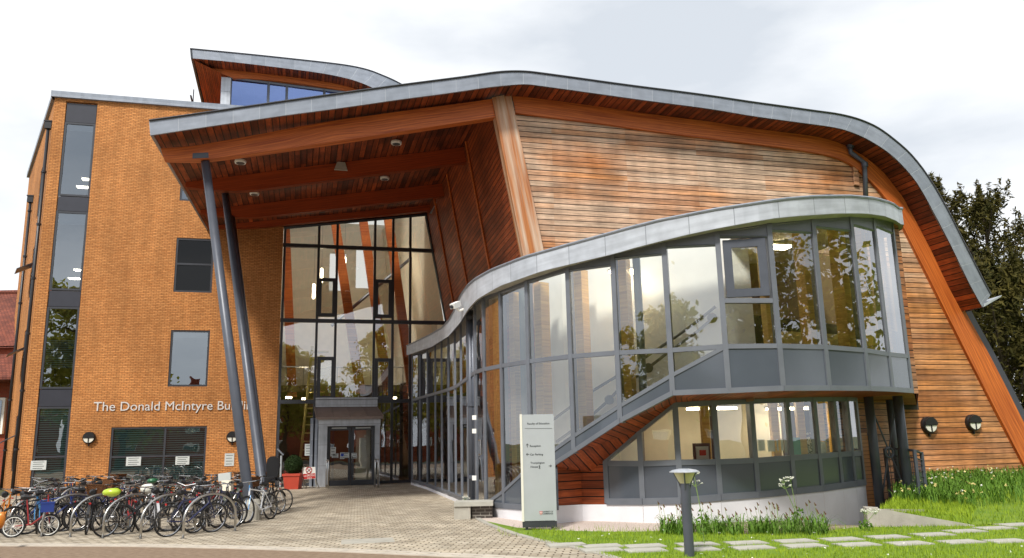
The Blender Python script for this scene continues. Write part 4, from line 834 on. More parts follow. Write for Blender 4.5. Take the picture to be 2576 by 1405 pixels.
# uprights
for i in range(NS):
    n = nrm(i); t = V(-n[1], n[0], 0); wd = .05 if i < 9 else .11; m = MB(); h0 = zL[i][2]+.0; h1 = zT[i][2]+.02
    m.hexa([SX[i]-t*wd/2-n*.14+Z*h0, SX[i]+t*wd/2-n*.14+Z*h0, SX[i]+t*wd/2+n*.035+Z*h0, SX[i]-t*wd/2+n*.035+Z*h0, SX[i]-t*wd/2-n*.14+Z*h1, SX[i]+t*wd/2-n*.14+Z*h1, SX[i]+t*wd/2+n*.035+Z*h1, SX[i]-t*wd/2+n*.035+Z*h1])
    m.build('mullion', 'grey', gb)
def rail(pts, w_, dz=0, o=.03, mat='grey', name='rail', inw=.12):
    m = MB()
    for k in range(len(pts)-1):
        a, b = pts[k], pts[k+1]; t = (b-a); t = V(t[0], t[1], 0); t /= np.linalg.norm(t); n = V(t[1], -t[0], 0); h = Z*w_/2; z = Z*dz
        m.hexa([a-n*inw-h+z, b-n*inw-h+z, b+n*o-h+z, a+n*o-h+z, a-n*inw+h+z, b-n*inw+h+z, b+n*o+h+z, a+n*o+h+z])
    return m.build(name, mat, gb)
rail(zM, .10, name='transom'); rail(zT, .08, name='head_rail', o=.025); rail(zU[10:18], .09, name='stair_string', o=.032)
rail([zL[i] for i in range(0, 13)], .13, .05, .05, name='sill_rail'); rail([zat(onY(1398, 1172, 18.55), [(1000, 1172), (3000, 1172)])]+zL[13:], .11, .055, .05, name='sill_rail')
offs = {11: (2, 6), 12: (2, 6), 13: (6, 22), 14: (7, 26), 15: (10, 30), 16: (10, 30), 17: (13, 30), 18: (14, 31), 19: (15, 28), 20: (15, 25)}
for i in range(NS-1):
    a, b = offs.get(i, (3, 5)); pa = zat(SX[i], [(x, y+a) for x, y in TT]); pb = zat(SX[i+1], [(x, y+b) for x, y in TT])
    if i >= 11:
        m = MB(); nn = nrm(i)*.015; m.quad(pa+nn, pb+nn, zT[i+1]+nn, zT[i]+nn); m.build('head_panel', 'grey', gb)
        m = MB(); m.tube([pa, pb], .04, 4); m.build('pane_head', 'grey', gb)
    nm = 'glass_pane'
    if i == 16:   # bay with the opening window in its upper part
        zs_ = 715; q0_ = zat(SX[16], [(1000, 757), (3000, 757)]); q1_ = zat(SX[17], [(1000, 757), (3000, 757)])
        m = MB(); m.quad(zM[i], zM[i+1], q1_, q0_); m.build(nm, 'glass', gb); rail([q0_, q1_], .1, name='transom')
        t = (q1_-q0_); t[2] = 0; Lw = np.linalg.norm(t); t /= Lw; n = V(t[1], -t[0], 0)
        z0, z1 = q0_[2]+.06, min(pa[2], pb[2])-.03
        frw = lambda u, z, off=0: V(q0_[0], q0_[1], 0)+t*u+Z*z+n*off
        wo_ = window(gb, frw, (.10, Lw-.10, z0, z1), glass='glass', fw=.17, name='opening_window', off=.045, fm='post')
    else:
        m = MB(); m.quad(zM[i], zM[i+1], pb, pa); m.build(nm, 'glass', gb)
    if zM[i][2]-zU[i][2] > .1 or zM[i+1][2]-zU[i+1][2] > .1:
        m = MB(); m.quad(zU[i], zU[i+1], zM[i+1], zM[i]); m.build(nm, 'glass', gb)
    if i >= 10:
        l0, l1 = zL[i], zL[i+1]
        m = MB(); nn = nrm(i)*.01
        if i == 12:
            c0 = onY(1399, 1284, 18.6); c0 = V(c0[0], c0[1], 0); f = .62; mid_ = SX[12]+(SX[13]-SX[12])*f
            ct = mid_+Z*(zU[12][2]+(zU[13][2]-zU[12][2])*f); cb_ = mid_+Z*vz(mid_[0], mid_[1], [(1000, 1284), (3000, 1284)]); cc_ = mid_+Z*vz(mid_[0], mid_[1], [(1000, 1172), (3000, 1172)])
            m.quad(l0+nn, cb_+nn, ct+nn, zU[12]+nn); m.quad(cc_+nn, l1+nn, zU[13]+nn, ct+nn)
        else: m.quad(l0+nn, l1+nn, zU[i+1]+nn, zU[i]+nn)
        m.build('spandrel_panel', 'spandrel', gb)
# return of the bay to the timber wall: narrow boarded strip
E2 = onG(2303, 990, SO); E2 = V(E2[0], E2[1], 0); last = SX[-1]
e_a = zat(last, TL_); e_b = zat(last, TT); side = last+V(.22, .12, 0)
m = MB(); m.quad(V(*last[:2], e_a[2]), V(*side[:2], e_a[2]), V(*side[:2], e_b[2]), V(*last[:2], e_b[2])); m.quad(V(*side[:2], e_a[2]), V(*E2[:2], e_a[2]), V(*E2[:2], e_b[2]), V(*side[:2], e_b[2])); m.build('return_cladding', 'siding_low', gb)
# roof edge
FO = []
fs = dens([tuple(p[:2]) for p in SX], 4); fs = [V(p[0], p[1], 0) for p in fs]
fo = []
for i, p in enumerate(fs):
    t = fs[min(i+1, len(fs)-1)]-fs[max(i-1, 0)]; t /= np.linalg.norm(t); n = V(t[1], -t[0], 0); fo.append(p+n*.28)
lp = fo[-1]; ex = [lp+V(.17, .45, 0), lp+V(.18, 1.0, 0), lp+V(.0, 1.8, 0), lp+V(-.4, 3.2, 0)]
FBp = [zat(p, FBt) for p in fo]; FTp = [zat(p, FTt) for p in fo]
zb, zt_ = FBp[-1][2], FTp[-1][2]
for e in ex: FBp.append(V(e[0], e[1], zb)); FTp.append(V(e[0], e[1], zt_))
m = MB(); m.strip(FBp, FTp); fas2 = m.build('roof_fascia', 'zinc_light', gb, smooth=False)
m = MB(); m.tube([p+Z*.01 for p in FTp], .035, 6); m.build('drip_edge', 'zinc', fas2)
inn = [p-Z*0 for p in FBp]
m = MB(); gi = [zT[0]]; 
base = [zat(p, TT) for p in fs]; base += [base[-1]]*len(ex)
m.strip([p+Z*.02 for p in FBp], [p+Z*.03 for p in base]); m.build('eaves_soffit', 'concrete', gb)
m = MB(); ctr = [None]*len(FTp)
def inward(p, i):
    if p[0] < -.9: return p+V(1.6, .5, 0)
    d_ = (G0+NN*(SO-.02)-p)@NN; return p+NN*min(d_, 8)
for i in range(len(FTp)-1):
    a, b = FTp[i]-Z*.03, FTp[i+1]-Z*.03; k = .55 if .0 < a[0] < 5.2 else 1.  # roof cut back to a narrow strip over the stair to let daylight in
    m.quad(a, b, b+(inward(b, i+1)-b)*(k if k == 1 else .04), a+(inward(a, i)-a)*(k if k == 1 else .04))
m.build('roof_covering', 'zinc', gb)
m = MB()
for i in range(len(base)-len(ex)-1):
    a, b = base[i], base[i+1]; k = .04 if .0 < a[0] < 5.2 else 1.  # ceiling opened likewise so light reaches the stair wall
    m.quad(a, b, b+(inward(b, i+1)-b)*k, a+(inward(a, i)-a)*k)
m.build('ceiling', 'cream', gb)
# lower storey of the bay
LW = [(1524, 19.0), (1613, 18.5), (1707, 18.2), (1805, 18.3), (1900, 18.6), (1991, 19.0), (2060, 19.5), (2110, 20.0), (2143, 20.4), (2166, 20.9)]
LS = [(1500, 1166), (1613, 1167), (1704, 1164), (1803, 1162.5), (1898, 1159), (1989, 1153), (2059, 1148), (2110, 1144), (2143, 1142), (2180, 1141)]
LB = [(1500, 1267), (1635, 1266.7), (1715, 1264.8), (1814, 1256), (1905, 1249.5), (1993, 1241), (2062, 1234), (2114, 1226.5), (2180, 1217)]
LTr = [(1500, 1174), (1524, 1154), (1608, 1085), (1700, 1012), (1796, 1009), (1891, 1005.5), (2048, 1000), (2136, 1000), (2180, 1002)]
LX = []
for x, Y in LW: p = onY(x, interp(LS, x), Y); LX.append(V(p[0], p[1], 0))
lS = [zat(p, LS) for p in LX]; lB = [zat(p, LB) for p in LX]; lT = [zat(p, LTr) for p in LX]
def lnrm(i):
    t = LX[min(i+1, len(LX)-1)]-LX[max(i-1, 0)]; t /= np.linalg.norm(t); return V(t[1], -t[0], 0)
for i in range(len(LX)):
    n = lnrm(i); t = V(-n[1], n[0], 0); wd = .12; m = MB(); a, b = lB[i][2], lT[i][2]+.1
    m.hexa([LX[i]-t*wd/2-n*.12+Z*a, LX[i]+t*wd/2-n*.12+Z*a, LX[i]+t*wd/2+n*.035+Z*a, LX[i]-t*wd/2+n*.035+Z*a, LX[i]-t*wd/2-n*.12+Z*b, LX[i]+t*wd/2-n*.12+Z*b, LX[i]+t*wd/2+n*.035+Z*b, LX[i]-t*wd/2+n*.035+Z*b]); m.build('mullion', 'grey', gb)
rail(lS, .12, name='transom'); rail(lT[:3], .10, -.03, name='head_rail'); rail(lT[2:], .12, -.04, name='head_rail'); rail(lB, .14, .04, .06, name='sill_rail')
for i in range(len(LX)-1):
    m = MB(); m.quad(lS[i], lS[i+1], lT[i+1], lT[i]); m.build('glass_pane', 'glass', gb)
    m = MB(); nn = lnrm(i)*.01; m.quad(lB[i]+nn, lB[i+1]+nn, lS[i+1]+nn, lS[i]+nn); m.build('spandrel_panel', 'spandrel', gb)
ls = LX[-1]+V(.05, .12, 0); m = MB(); m.quad(V(*LX[-1][:2], -.4), V(*ls[:2], -.4), V(*ls[:2], 2.75), V(*LX[-1][:2], 2.75)); m.build('corner_cladding', 'siding_low', gb)
# plinth
pls = [(SX[9], .35)]+[(SX[i], None) for i in (10, 11, 12)]
A = [SX[8]+Z*0.02, SX[9]+Z*0.0]+[SX[i] for i in (10, 11, 12)]
q1 = onz(1398, 1319); q2 = onz(1466, 1312); q3 = LX[0]
plan = A+[V(*q1[:2], 0), V(*q2[:2], 0)]+LX
ptop = []
for k, p in enumerate(plan):
    if k < 2: z = .14+.2*k
    elif k < 5: z = zL[8+k][2]+.0
    elif k == 5: z = vz(p[0], p[1], [(1000, 1273), (3000, 1273)])
    elif k == 6: z = vz(p[0], p[1], [(1000, 1269.5), (3000, 1269.5)])
    else: z = lB[k-7][2]-.02
    ptop.append(z)
m = MB()
for k in range(len(plan)-1):
    a, b = plan[k], plan[k+1]; t = b-a; t /= np.linalg.norm(t); n = V(t[1], -t[0], 0)*.03
    m.quad(V(a[0], a[1], -.5)+n, V(b[0], b[1], -.5)+n, V(b[0], b[1], ptop[k+1])+n, V(a[0], a[1], ptop[k])+n)
m.quad(V(*LX[-1][:2], -.5), V(*LX[-1][:2], -.5)+V(.3, 1.5, 0), V(*LX[-1][:2], ptop[-1])+V(.3, 1.5, 0), V(*LX[-1][:2], ptop[-1]))
m.build('plinth', 'plinth', gb)
m = MB()
for k in range(0, 9):
    a, b = SX[k], SX[k+1]; n = nrm(k)*.05; m.quad(a+n-Z*.05, b+n-Z*.05, b+n+Z*.15, a+n+Z*.15)
m.build('kerb_upstand', 'plinth', gb)
# red boarded recess under the stair
tops = [vz(*plan[5][:2], [(1000, 1180), (3000, 1180)]), vz(*plan[6][:2], [(1000, 1207), (3000, 1207)]), vz(*plan[7][:2], [(1000, 1154), (3000, 1154)])]
m = MB()
for k in (5, 6): m.quad(V(*plan[k][:2], ptop[k]), V(*plan[k+1][:2], ptop[k+1]), V(*plan[k+1][:2], tops[k-4]+.5), V(*plan[k][:2], tops[k-5]+.5))
m.build('recess_wall', 'siding_red', gb)
# boarded underside of the stair and of the upper storey
edge = [zat(onY(1398, 1172, 18.55), [(1000, 1172), (3000, 1172)])]+zL[13:]
inner = [V(*plan[5][:2], tops[0]), V(*plan[6][:2], tops[1])*.6+V(*plan[7][:2], tops[2])*.4, V(*LX[1][:2], lT[1][2]), lT[2], lT[3]+NN*.2, lT[4]+NN*.2, lT[5]+NN*.3, lT[6]+NN*.3, lT[8]+NN*.6, lT[9]+NN*1.2]
m = MB(); e2 = [p-Z*.0 for p in edge]
acc = 0
for i in range(len(edge)-1):
    a, b, c, d = e2[i], e2[i+1], inner[min(i+1, len(inner)-1)], inner[min(i, len(inner)-1)]; ln = np.linalg.norm(b-a)
    m.face([a, b, c], [(0, acc), (0, acc+ln), (2, acc+ln)]); m.face([a, c, d], [(0, acc), (2, acc+ln), (2, acc)]); acc += ln
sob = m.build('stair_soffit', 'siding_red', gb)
m = MB(); rr_ = [edge[-1], edge[-1]+V(.25, .4, 0), V(E2[0], E2[1], edge[-1][2]), V(LX[-1][0], LX[-1][1]+4.5, edge[-1][2]), inner[-1]]; m.face(rr_, [(p[0], p[1]) for p in rr_]); m.build('overhang_soffit', 'siding_low', gb)
# floor and rooms behind the glass
m = MB(); f1 = [p+Z*.12 for p in zL[15:]]
for i in range(len(f1)-1): m.quad(f1[i], f1[i+1], f1[i+1]+NN*5, f1[i]+NN*5)
m.build('upper_floor', 'cream', gb)
def insetpt(i, d_): return SX[i]-nrm(i)*d_
m = MB()
for i in range(11, 17):
    a = insetpt(i, 1.15); b = insetpt(i+1, 1.15); k0, k1 = zL[max(i, 13) if i > 12 else 13][2]+.12, zL[max(i+1, 13)][2]+.12
    if i == 11:
        c = a+(b-a)*.6; m.quad(a+Z*.5, c+Z*.5, c+Z*vz(c[0], c[1], TT), a+Z*vz(a[0], a[1], TT)); a = c; k0 = k1 = zL[13][2]+.12
    m.quad(a+Z*k0, b+Z*k1, b+Z*vz(b[0], b[1], TT), a+Z*vz(a[0], a[1], TT))
m.build('stair_wall', 'white', gb)
bw0 = insetpt(17, 4.6); bw1 = onG(2296, 900, SO-.25); bw1[2] = 0; bw0[2] = 0
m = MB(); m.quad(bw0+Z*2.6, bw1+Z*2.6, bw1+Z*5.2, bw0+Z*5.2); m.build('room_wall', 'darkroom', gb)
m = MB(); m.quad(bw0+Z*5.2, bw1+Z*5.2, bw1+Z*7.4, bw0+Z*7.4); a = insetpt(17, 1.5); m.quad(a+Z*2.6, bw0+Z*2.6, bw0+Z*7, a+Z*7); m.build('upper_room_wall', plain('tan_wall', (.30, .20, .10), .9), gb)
m = MB(); a, b = insetpt(18, 1.2), insetpt(20, .9); m.hexa([a+Z*3.9, b+Z*3.9, b+NN*.5+Z*3.9, a+NN*.5+Z*3.9, a+Z*4.15, b+Z*4.15, b+NN*.5+Z*4.15, a+NN*.5+Z*4.15]); m.build('window_desk', 'desk', gb)
for i in (10, 11, 12, 13, 14, 17, 18, 19, 20, 21):      # timber posts and steel tubes inside each upright
    n = nrm(i); t = V(-n[1], n[0], 0); p = SX[i]-n*.42+t*.05; m = MB(); z0 = .3 if i < 12 else zL[13][2]+.6 if i == 12 else zL[i][2]+(.55 if i < 15 else .1); z1 = zT[i][2]
    m.hexa([p-t*.13-n*.14+Z*z0, p+t*.13-n*.14+Z*z0, p+t*.13+n*.14+Z*z0, p-t*.13+n*.14+Z*z0, p-t*.13-n*.14+Z*z1, p+t*.13-n*.14+Z*z1, p+t*.13+n*.14+Z*z1, p-t*.13+n*.14+Z*z1]); m.build('timber_post', 'glulam_in', gb)
    if i in (11, 14, 18, 19): p2 = p+t*.34; m = MB(); m.tube([p2+Z*z0, p2+Z*z1], .09, 10); m.build('steel_post', 'greenpost', gb)
# handrails on the stair wall
hr = MB()
def onInset(i0, x, y, d_): # a point on the plane inset behind pane i0
    a, b = insetpt(i0, d_), insetpt(i0+1, d_); t = b-a; t[2] = 0; t /= np.linalg.norm(t); return onpl(x, y, a, V(t[1], -t[0], 0))
for tr_, in (([(1380, 1065), (1433, 1026), (1460, 1003), (1547, 950), (1600, 915), (1690, 855), (1750, 812), (1800, 772)],), ([(1400, 1112), (1470, 1062), (1534, 1005), (1552, 985), (1632, 925), (1690, 880), (1750, 838), (1793, 802)],)):
    pts = []
    for x, y in tr_:
        i0 = max(k for k in range(NS-1) if interp([(a[0], k) for k, a in enumerate(ST)], x) >= k); pts.append(onInset(i0, x, y, 1.0))
    hr.tube(pts, .035, 8); hr.build('handrail', 'post', gb); hr = MB()

m = MB()
for x, y, i0 in ((1468, 1062, 13), (1534, 1006, 13), (1632, 926, 14), (1793, 800, 15)): m.lathe(onInset(i0, x, y, .95), [(.11, 0), (.11, .06)], 16, (D, Z, NN))
m.build('wall_bracket', 'post', gb)
# lower room
m = MB(); a = LX[0]+V(.1, 1.2, 0); b = LX[5]+V(.6, 2.4, 0); m.quad(a+Z*.3, b+Z*.3, b+Z*2.7, a+Z*2.7); m.build('lower_room_wall', 'cream', gb)
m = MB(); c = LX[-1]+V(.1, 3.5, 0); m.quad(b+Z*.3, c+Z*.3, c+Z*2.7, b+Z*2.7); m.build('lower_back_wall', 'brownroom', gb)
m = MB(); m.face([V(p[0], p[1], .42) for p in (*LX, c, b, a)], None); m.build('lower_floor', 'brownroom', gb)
for i in (3, 5, 6, 7, 8):
    n = lnrm(i); t = V(-n[1], n[0], 0); p = LX[i]-n*.4-t*.05; m = MB(); m.box(p+Z*1.6, (.18, .18, 2.3)); m.build('timber_post', 'glulam_in', gb)
def lowpt(x, y, d_, i): n = lnrm(i); return onpl(x, y, LX[i]-n*d_, n)
for x, y, w_, h_, mat, lb, i in ((1767, 1143, .30, .34, 'paper', 'framed poster standing on the sill inside the lower bay', 2), (1915, 1120, .17, .26, 'paper', 'white card on the noticeboard inside the lower bay, left of three', 4), (1940, 1122, .17, .26, 'paper', 'white card on the noticeboard inside the lower bay, middle of three', 4), (1962, 1120, .17, .26, 'paper', 'white card on the noticeboard inside the lower bay, right of three', 4),
        (2003, 1123, .22, .40, 'teal', 'teal leaflet stand behind the lower bay glass', 5), (2067, 1130, .22, .34, 'paper', 'pale display card leaning behind the right panes of the lower bay', 6)):
    p = lowpt(x, y, .35, i); m = MB(); m.box(p, (w_, .03, h_), (D, NN, Z)); o = m.build('display_card', mat); tag(o, lb, 'card')
    if mat == 'paper' and x == 1767: m = MB(); m.box(p+NN*.03, (w_+.12, .03, h_+.14), (D, NN, Z)); m.build('frame', 'spandrel_dark', o); m = MB(); m.box(p-NN*.02+Z*.03, (.16, .01, .12), (D, NN, Z)); m.build('picture', 'red', o)
p = lowpt(1850, 1150, .5, 3); p = lowpt(2030, 1130, .6, 5)
fl = thing('flower_arrangement', 'white flower arrangement behind the lower bay glass', 'flowers', p-Z*.3)
leaves_mesh('petals', leafcloud(260, p, (.36, .2, .28), .1, clumps=14), .05, 'flowerwhite', fl); leaves_mesh('leaves', leafcloud(200, p, (.36, .2, .28), .1), .05, 'leaf_dark', fl)
for x, y, i, d_, w_, nm in ((1790, 1022, 3, 1.0, 1.2, 'strip lamp lit inside the lower bay, left one'), (1985, 1020, 5, 1.2, 1.2, 'strip lamp lit inside the lower bay, right one')):
    p = lowpt(x, y, d_, i); p[2] = 2.5; t = thing('ceiling_lamp', nm, 'lamp', p); m = MB(); m.box(p, (w_, .25, .05), (D, NN, Z)); m.build('diffuser', 'lit', t); m = MB(); m.box(p+Z*.05, (w_+.06, .3, .04), (D, NN, Z)); m.build('housing', 'white', t)
for i, d_, nm in ((17, 2.2, 'lit lamp under the ceiling of the upper bay room, left one'), (19, 2.0, 'lit lamp under the ceiling of the upper bay room, right one'), (14, .6, 'lit lamp above the stair behind the bay glass')):
    p = insetpt(i, d_)+Z*(vz(SX[i][0], SX[i][1], TT)-.25); t = thing('ceiling_lamp', nm, 'lamp', p); m = MB(); m.box(p, (.6, .3, .05), (D, NN, Z)); m.build('diffuser', 'lit', t); m = MB(); m.box(p+Z*.05, (.66, .36, .04), (D, NN, Z)); m.build('housing', 'white', t)
# door, columns, braces and railing under the right end of the bay
gzr = -.40
dp = LX[-1]+V(.25, .35, 0); t_ = V(.55, -.1, 0); 
dpx = onY(2166, 1180, 21.2); dpx2 = onY(2190, 1180, 21.5)
dd = thing('basement_door', 'narrow pale timber boarded door under the right end of the bay', 'door', V(dpx[0], dpx[1], gzr))
a = V(dpx[0], dpx[1], gzr); b = V(dpx2[0], dpx2[1], gzr); m = MB(); nb_ = V(0, .08, 0)
m.hexa([a+Z*.12, b+Z*.12, b+nb_+Z*.12, a+nb_+Z*.12, a+Z*2.15, b+Z*2.15, b+nb_+Z*2.15, a+nb_+Z*2.15]); m.build('leaf', 'doorwood', dd)
m = MB(); m.hexa([b+Z*.0, b+V(.09, 0, 0), b+V(.09, .1, 0), b+V(0, .1, 0), b+Z*2.2, b+V(.09, 0, 2.2), b+V(.09, .1, 2.2), b+V(0, .1, 2.2)]); m.hexa([a+Z*2.16, b+Z*2.16, b+nb_+Z*2.16, a+nb_+Z*2.16, a+Z*2.26, b+Z*2.26, b+nb_+Z*2.26, a+nb_+Z*2.26]); m.build('frame', 'doorwood', dd)
bk = onG(2250, 1100, SO-.04)
m = MB(); a = LX[-1]+V(.2, 1.3, 0); b = onY(2245, 1100, 24.2); b[2] = 0; m.quad(a-Z*.4, b-Z*.4, b+Z*3.0, a+Z*3.0); rc = m.build('recess_lining', 'siding_low', gb)
def upright(x0, y0, x1, y1, Y, r, lab):
    b = onY(x1, y1, Y); tp = vz(b[0], b[1], [(1000, 985), (3000, 985)]); t = thing('bay_column', lab, 'column', b, 'steel columns under the bay')
    MB().tube([b, V(b[0], b[1], tp)], r, 14).build('shaft', 'post', t, smooth=True); MB().lathe(b, [(r*1.6, 0), (r*1.6, .02)], 14).build('base_plate', 'post', t); return b, tp
c1, t1 = upright(2195, 1005, 2216, 1290, 20.6, .115, 'left steel column under the right end of the bay')
c2, t2 = upright(2262, 1005, 2289, 1270, 20.6, .125, 'right steel column under the right end of the bay')
c3, t3 = upright(2240, 1000, 2262, 1230, 22.8, .09, 'thin rear steel column between the two under the bay')
t = thing('cross_brace', 'crossed steel tie rods between the bay columns', 'brace', (c1+c2)/2)
mid_ = (c1+c2)/2+Z*1.35; m = MB(); m.tube([c1+Z*2.7, c2+Z*.1], .022, 6); m.tube([c2+Z*2.7, c1+Z*.1], .022, 6); m.build('rod', 'post', t); MB().ring(mid_, .12, .03, (D, Z)).build('ring', 'post', t)
rl = thing('stair_railing', 'grey steel mesh railing round the basement steps', 'railing', onY(2200, 1290, 21.2))
r_pts = [onY(2121, 1132, 21.5), onY(2200, 1131, 21.0), onY(2302, 1137, 19.9), onY(2314, 1139, 21.5)]
rp2 = [onY(2226, 1131, 21.6), onY(2262, 1130, 21.2), onY(2300, 1134, 20.2), onY(2318, 1140, 20.9)]
m = MB(); m.tube(rp2, .03, 6); low = [p-Z*1.45 for p in rp2]; m.tube([p-Z*.18 for p in rp2], .018, 4); m.tube(low, .025, 4); m.build('handrail', 'post', rl)
m = MB()
for p in rp2: m.box(p-Z*.85, (.07, .07, 1.75))
m.build('post', 'post', rl)
m = MB()
for k in range(3):
    a, b = rp2[k], rp2[k+1]; nb_ = max(3, int(np.linalg.norm(b-a)/.11))
    for j in range(nb_): q = a+(b-a)*(j/nb_); m.tube([q-Z*.18, q-Z*1.45], .009, 3, caps=False)
    for j in range(8): m.tube([a-Z*(.3+j*.15), b-Z*(.3+j*.15)], .007, 3, caps=False)
m.build('mesh_infill', 'post', rl)
m = MB(); a, b = rp2[0], rp2[3]; m.quad(V(a[0], a[1], -.6), V(b[0], b[1]-.3, -.6), V(b[0], b[1]-.3, .38), V(a[0], a[1], .25)); o = m.build('stair_wall', 'concrete'); tag(o, 'low stained concrete wall below the basement railing', 'wall')
# downpipe in front of the bay, CCTV, stone block
pb = onY(1187, 1271, 23.2); pb[2] = 0
pipe('downpipe', 'tall grey downpipe standing at the tip of the bay roof', [V(pb[0], pb[1], 5.75), V(pb[0], pb[1], 0)], .085, 'post', None, [V(pb[0], pb[1], z) for z in (.9, 2.9, 5.4)])
cv = onY(1158, 770, 22.6); t = thing('security_camera', 'white security camera on the tip of the bay roof', 'camera', cv-Z*.1)
ca_ = V(.75, -.55, .35); ca_ /= np.linalg.norm(ca_); cs = np.cross(ca_, Z); cs /= np.linalg.norm(cs)
cq = onY(1146, 768, 22.6); m = MB(); m.box(cq, (.36, .15, .15), (V(-.45, -.8, -.35)/np.linalg.norm([.45, .8, .35]), V(.87, -.49, 0), np.cross(V(-.45, -.8, -.35)/np.linalg.norm([.45, .8, .35]), V(.87, -.49, 0)))); m.build('housing', 'white', t)
m = MB(); m.tube([cq-Z*.06, cq+V(.1, .1, -.15), onY(1168, 778, 22.6)], .035, 6); m.build('bracket', 'white', t); m = MB(); m.lathe(cq-V(.09, .15, .08), [(.05, 0), (.05, .05)], 10, (V(.87, -.49, 0), Z, V(-.45, -.85, 0))); m.build('lens', 'black', t)
sb = onz(1197, 1307); t = thing('stone_block', 'low pale stone cap on a dark brick pier beside the downpipe', 'block', sb)
m = MB(); m.box(sb+V(-.05, .35, .36), (.95, .8, .10)); m.build('cap', 'stone', t); m = MB(); m.box(sb+V(.15, .40, .155), (.5, .55, .31)); m.build('brick_pier', 'brick_dark', t); m = MB(); m.box(sb+V(-.33, .35, .155), (.4, .72, .31)); m.build('pier', 'concrete', t)
# glazed side door beside the downpipe
gd = onY(1205, 1050, 22.05); hd = [zat(SX[9], [(1000, y), (3000, y)]) for y in (1010, 1060, 1190)]
t = thing('side_door_hardware', 'white hinges and pull handle of the glazed side door in the bay', 'hardware', V(gd[0], gd[1]-.25, 1))
m = MB()
for y in (1051, 1085, 1203): q = onY(1193, y, 21.9); m.box(q, (.11, .05, .12)); 
m.build('hinge', 'white', t); m = MB(); a = onY(1210, 1108, 21.5); b = onY(1211, 1144, 21.5); m.tube([a+V(-.06, .1, 0), a, b, b+V(-.06, .1, 0)], .025, 6); m.build('handle', 'chrome', t)
# ------------------------------------------------------------------ retaining wall and flower bank on the right
w0 = onz(2212, 1323); w1 = onz(2330, 1326.5); w2 = onz(2452, 1327)
wb = onz(2306, 1261, .42); wb[2] = 0
rw = thing('retaining_wall', 'low pale concrete retaining wall edging the flower bank', 'wall', w0)
def wallseg(m, a, b, ha, hb, tk=.2, inw=V(0, 1, 0)):
    a = V(a[0], a[1], -.5); b = V(b[0], b[1], -.5)
    m.hexa([a, b, b+inw*tk, a+inw*tk, V(a[0], a[1], ha), V(b[0], b[1], hb), V(b[0], b[1], hb)+inw*tk, V(a[0], a[1], ha)+inw*tk])
m = MB(); wallseg(m, w0, w1, .34, .20); wallseg(m, w1, w2, .20, .04); wallseg(m, wb, w0, .24, .32, .2, V(.9, .3, 0)); m.build('wall', 'concrete', rw)
m = MB(); m.hexa([V(w0[0]-.22, w0[1]-.0, -.5), V(w0[0], w0[1]-.02, -.5), V(w0[0]+.1, w0[1]+.2, -.5), V(w0[0]-.15, w0[1]+.35, -.5), V(w0[0]-.22, w0[1], .34), V(w0[0], w0[1]-.02, .345), V(w0[0]+.1, w0[1]+.2, .345), V(w0[0]-.15, w0[1]+.35, .36)]); m.build('rounded_end', 'concrete', rw)
# bank surface between front edge and timber wall
fe = [w0+V(.1, .15, .30), w1+V(0, .15, .17), w2+V(0, .1, .03), V(14.5, 17.8, .03), V(19, 20.5, .03)]
be = [onG(2318, 1212, SO), onG(2400, 1208, SO), onG(2480, 1204, SO), onG(2580, 1200, SO), onG(2700, 1196, SO)]
def dens3(P, k): return [P[i]+(P[i+1]-P[i])*(j/k) for i in range(len(P)-1) for j in range(k)]+[P[-1]]
fe_, be_ = dens3(fe, 8), dens3(be, 8); bankgrid = []
for i in range(len(fe_)):
    row = []
    for j in range(15):
        t = j/14; p = fe_[i]*(1-t)+be_[i]*t; h = fe_[i][2]+(be_[i][2]+.04-fe_[i][2])*(1-(1-t)**2.0); row.append(V(p[0], p[1], h+.03*math.sin(p[0]*3)*math.sin(p[1]*2.3)))
    bankgrid.append(row)
m = MB()
for i in range(len(bankgrid)-1):
    for j in range(14): m.quad(bankgrid[i][j], bankgrid[i+1][j], bankgrid[i+1][j+1], bankgrid[i][j+1])
tag(m.build('flower_bank', 'grass', smooth=True), 'grassy bank rising to the timber wall', kind='structure')
def bankpt(u, t):
    i = min(int(u), len(bankgrid)-2); f = u-i; j = min(int(t*14), 13); g = t*14-j
    return (bankgrid[i][j]*(1-f)+bankgrid[i+1][j]*f)*(1-g)+(bankgrid[i][j+1]*(1-f)+bankgrid[i+1][j+1]*f)*g
